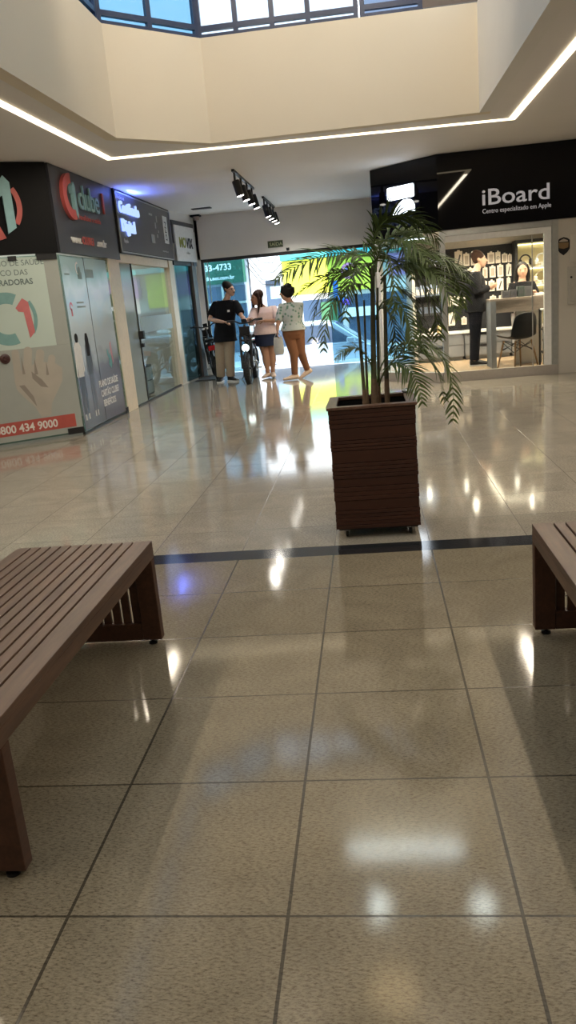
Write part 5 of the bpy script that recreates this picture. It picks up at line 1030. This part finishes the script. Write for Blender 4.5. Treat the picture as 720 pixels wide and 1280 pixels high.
for i, (a, c_, e_) in enumerate(((3.6,2.9,3.5),(3.3,2.6,3.1),(3.1,2.35,2.9),(2.9,2.2,2.75))): o.tube([(-3.68,23.98,a-.4),(-3.2,23.98,c_-.35),(-2.8,23.98,c_-.4),(-2.46,23.98,e_-.6)], .014, 6)
tag(o.build('utility_cable', M_['black']), 'sagging black utility cables strung before the white house front', 'cable')
# parked car
t = thing('parked_car', 'pale silver blue hatchback parked on the street outside the entrance', 'car', (-.9, 16.4, -.75))
CP = mat('car_paint', (.42,.50,.60), .25, metal=.4, coat=.6, var=.03); 
def side(pts, y0, y1, tap=0): return pts
lower = [(-1.75,.30),(-1.80,.60),(-1.72,.92),(-1.55,.96),(.60,.95),(.95,.93),(1.55,.80),(1.85,.62),(1.90,.35),(1.75,.22),(-1.65,.22)]
F_ = frame((0,0,0),(1,0,0),(0,-1,0))
MB(F_).prism(lower, -.82, .82).build('body', CP, t, bevel=.05)
roof_pts = [(-1.62,.94),(-1.45,1.20),(-1.15,1.43),(-.90,1.47),(.0,1.49),(.35,1.44),(1.05,.94)]
vs = []; n = len(roof_pts)
for sgn in (-1, 1):
    for (x, z) in roof_pts: vs.append((x, sgn*(.80-.16*(z-.94)/.55), z))
MB().add(vs, [list(range(n))[::-1], [n+i for i in range(n)]]+[(i, i+1, n+i+1, n+i) for i in range(n-1)]+[(n-1, 0, n, 2*n-1)]).build('cabin', CP, t, bevel=.03)
def sidewin(name, pts):
    for sgn in (-1, 1):
        P = [(x, sgn*(.805-.16*(z-.94)/.55), z) for x, z in pts]; Q = [(x, sgn*(.79-.16*(z-.94)/.55), z) for x, z in pts]; k = len(P)
        MB().add(P+Q, [list(range(k)), [k+i for i in range(k)][::-1]]+[(i, (i+1)%k, k+(i+1)%k, k+i) for i in range(k)]).build(name, SG, t)
sidewin('rear_window', [(-1.42,.99),(-1.30,1.22),(-1.08,1.36),(-.62,1.40),(-.62,.99)]); sidewin('front_window', [(-.54,.99),(-.54,1.40),(.02,1.41),(.26,1.36),(.80,.99)])
MB().add([(.38,-.60,1.42),(.38,.60,1.42),(1.06,.72,.955),(1.06,-.72,.955),(.36,-.60,1.41),(.36,.60,1.41),(1.02,.72,.945),(1.02,-.72,.945)], [(0,1,2,3),(7,6,5,4),(0,3,7,4),(1,5,6,2),(0,4,5,1),(3,2,6,7)]).build('windscreen', SG, t)
for x in (-1.15, 1.25):
    for sgn in (-1, 1):
        w_ = MB(T(x, sgn*.74, .30) @ Matrix.Rotation(PI/2, 4, 'X')).lathe([(.001,-.09),(.22,-.09),(.30,-.08),(.305,0),(.30,.08),(.22,.09),(.001,.09)], 28).build('wheel', M_['rubber'], t, smooth=True); MB(T(x, sgn*.74, .30) @ Matrix.Rotation(PI/2, 4, 'X')).lathe([(.001,-.095),(.19,-.092),(.2,-.085),(.2,.085),(.19,.092),(.001,.095)], 20).build('hubcap', M_['alu'], w_, smooth=True)
for x in (-.50, .42): MB().box(x-.08,x+.08,-.845,-.81,.80,.83).build('door_handle', CP, t, bevel=.008)
MB().box(.62,.82,-.98,-.82,.96,1.09).build('side_mirror', CP, t, bevel=.03); MB().box(1.6,1.84,-.80,-.45,.55,.70).build('headlight', M_['white_plastic'], t, bevel=.03)
MB().box(-.585,-.578,-.826,-.82,.30,.94).box(.80,.807,-.826,-.82,.30,.93).build('door_seam', M_['black'], t); MB().box(-1.81,-1.74,-.75,-.5,.62,.85).build('tail_light', M_['red_lens'], t)
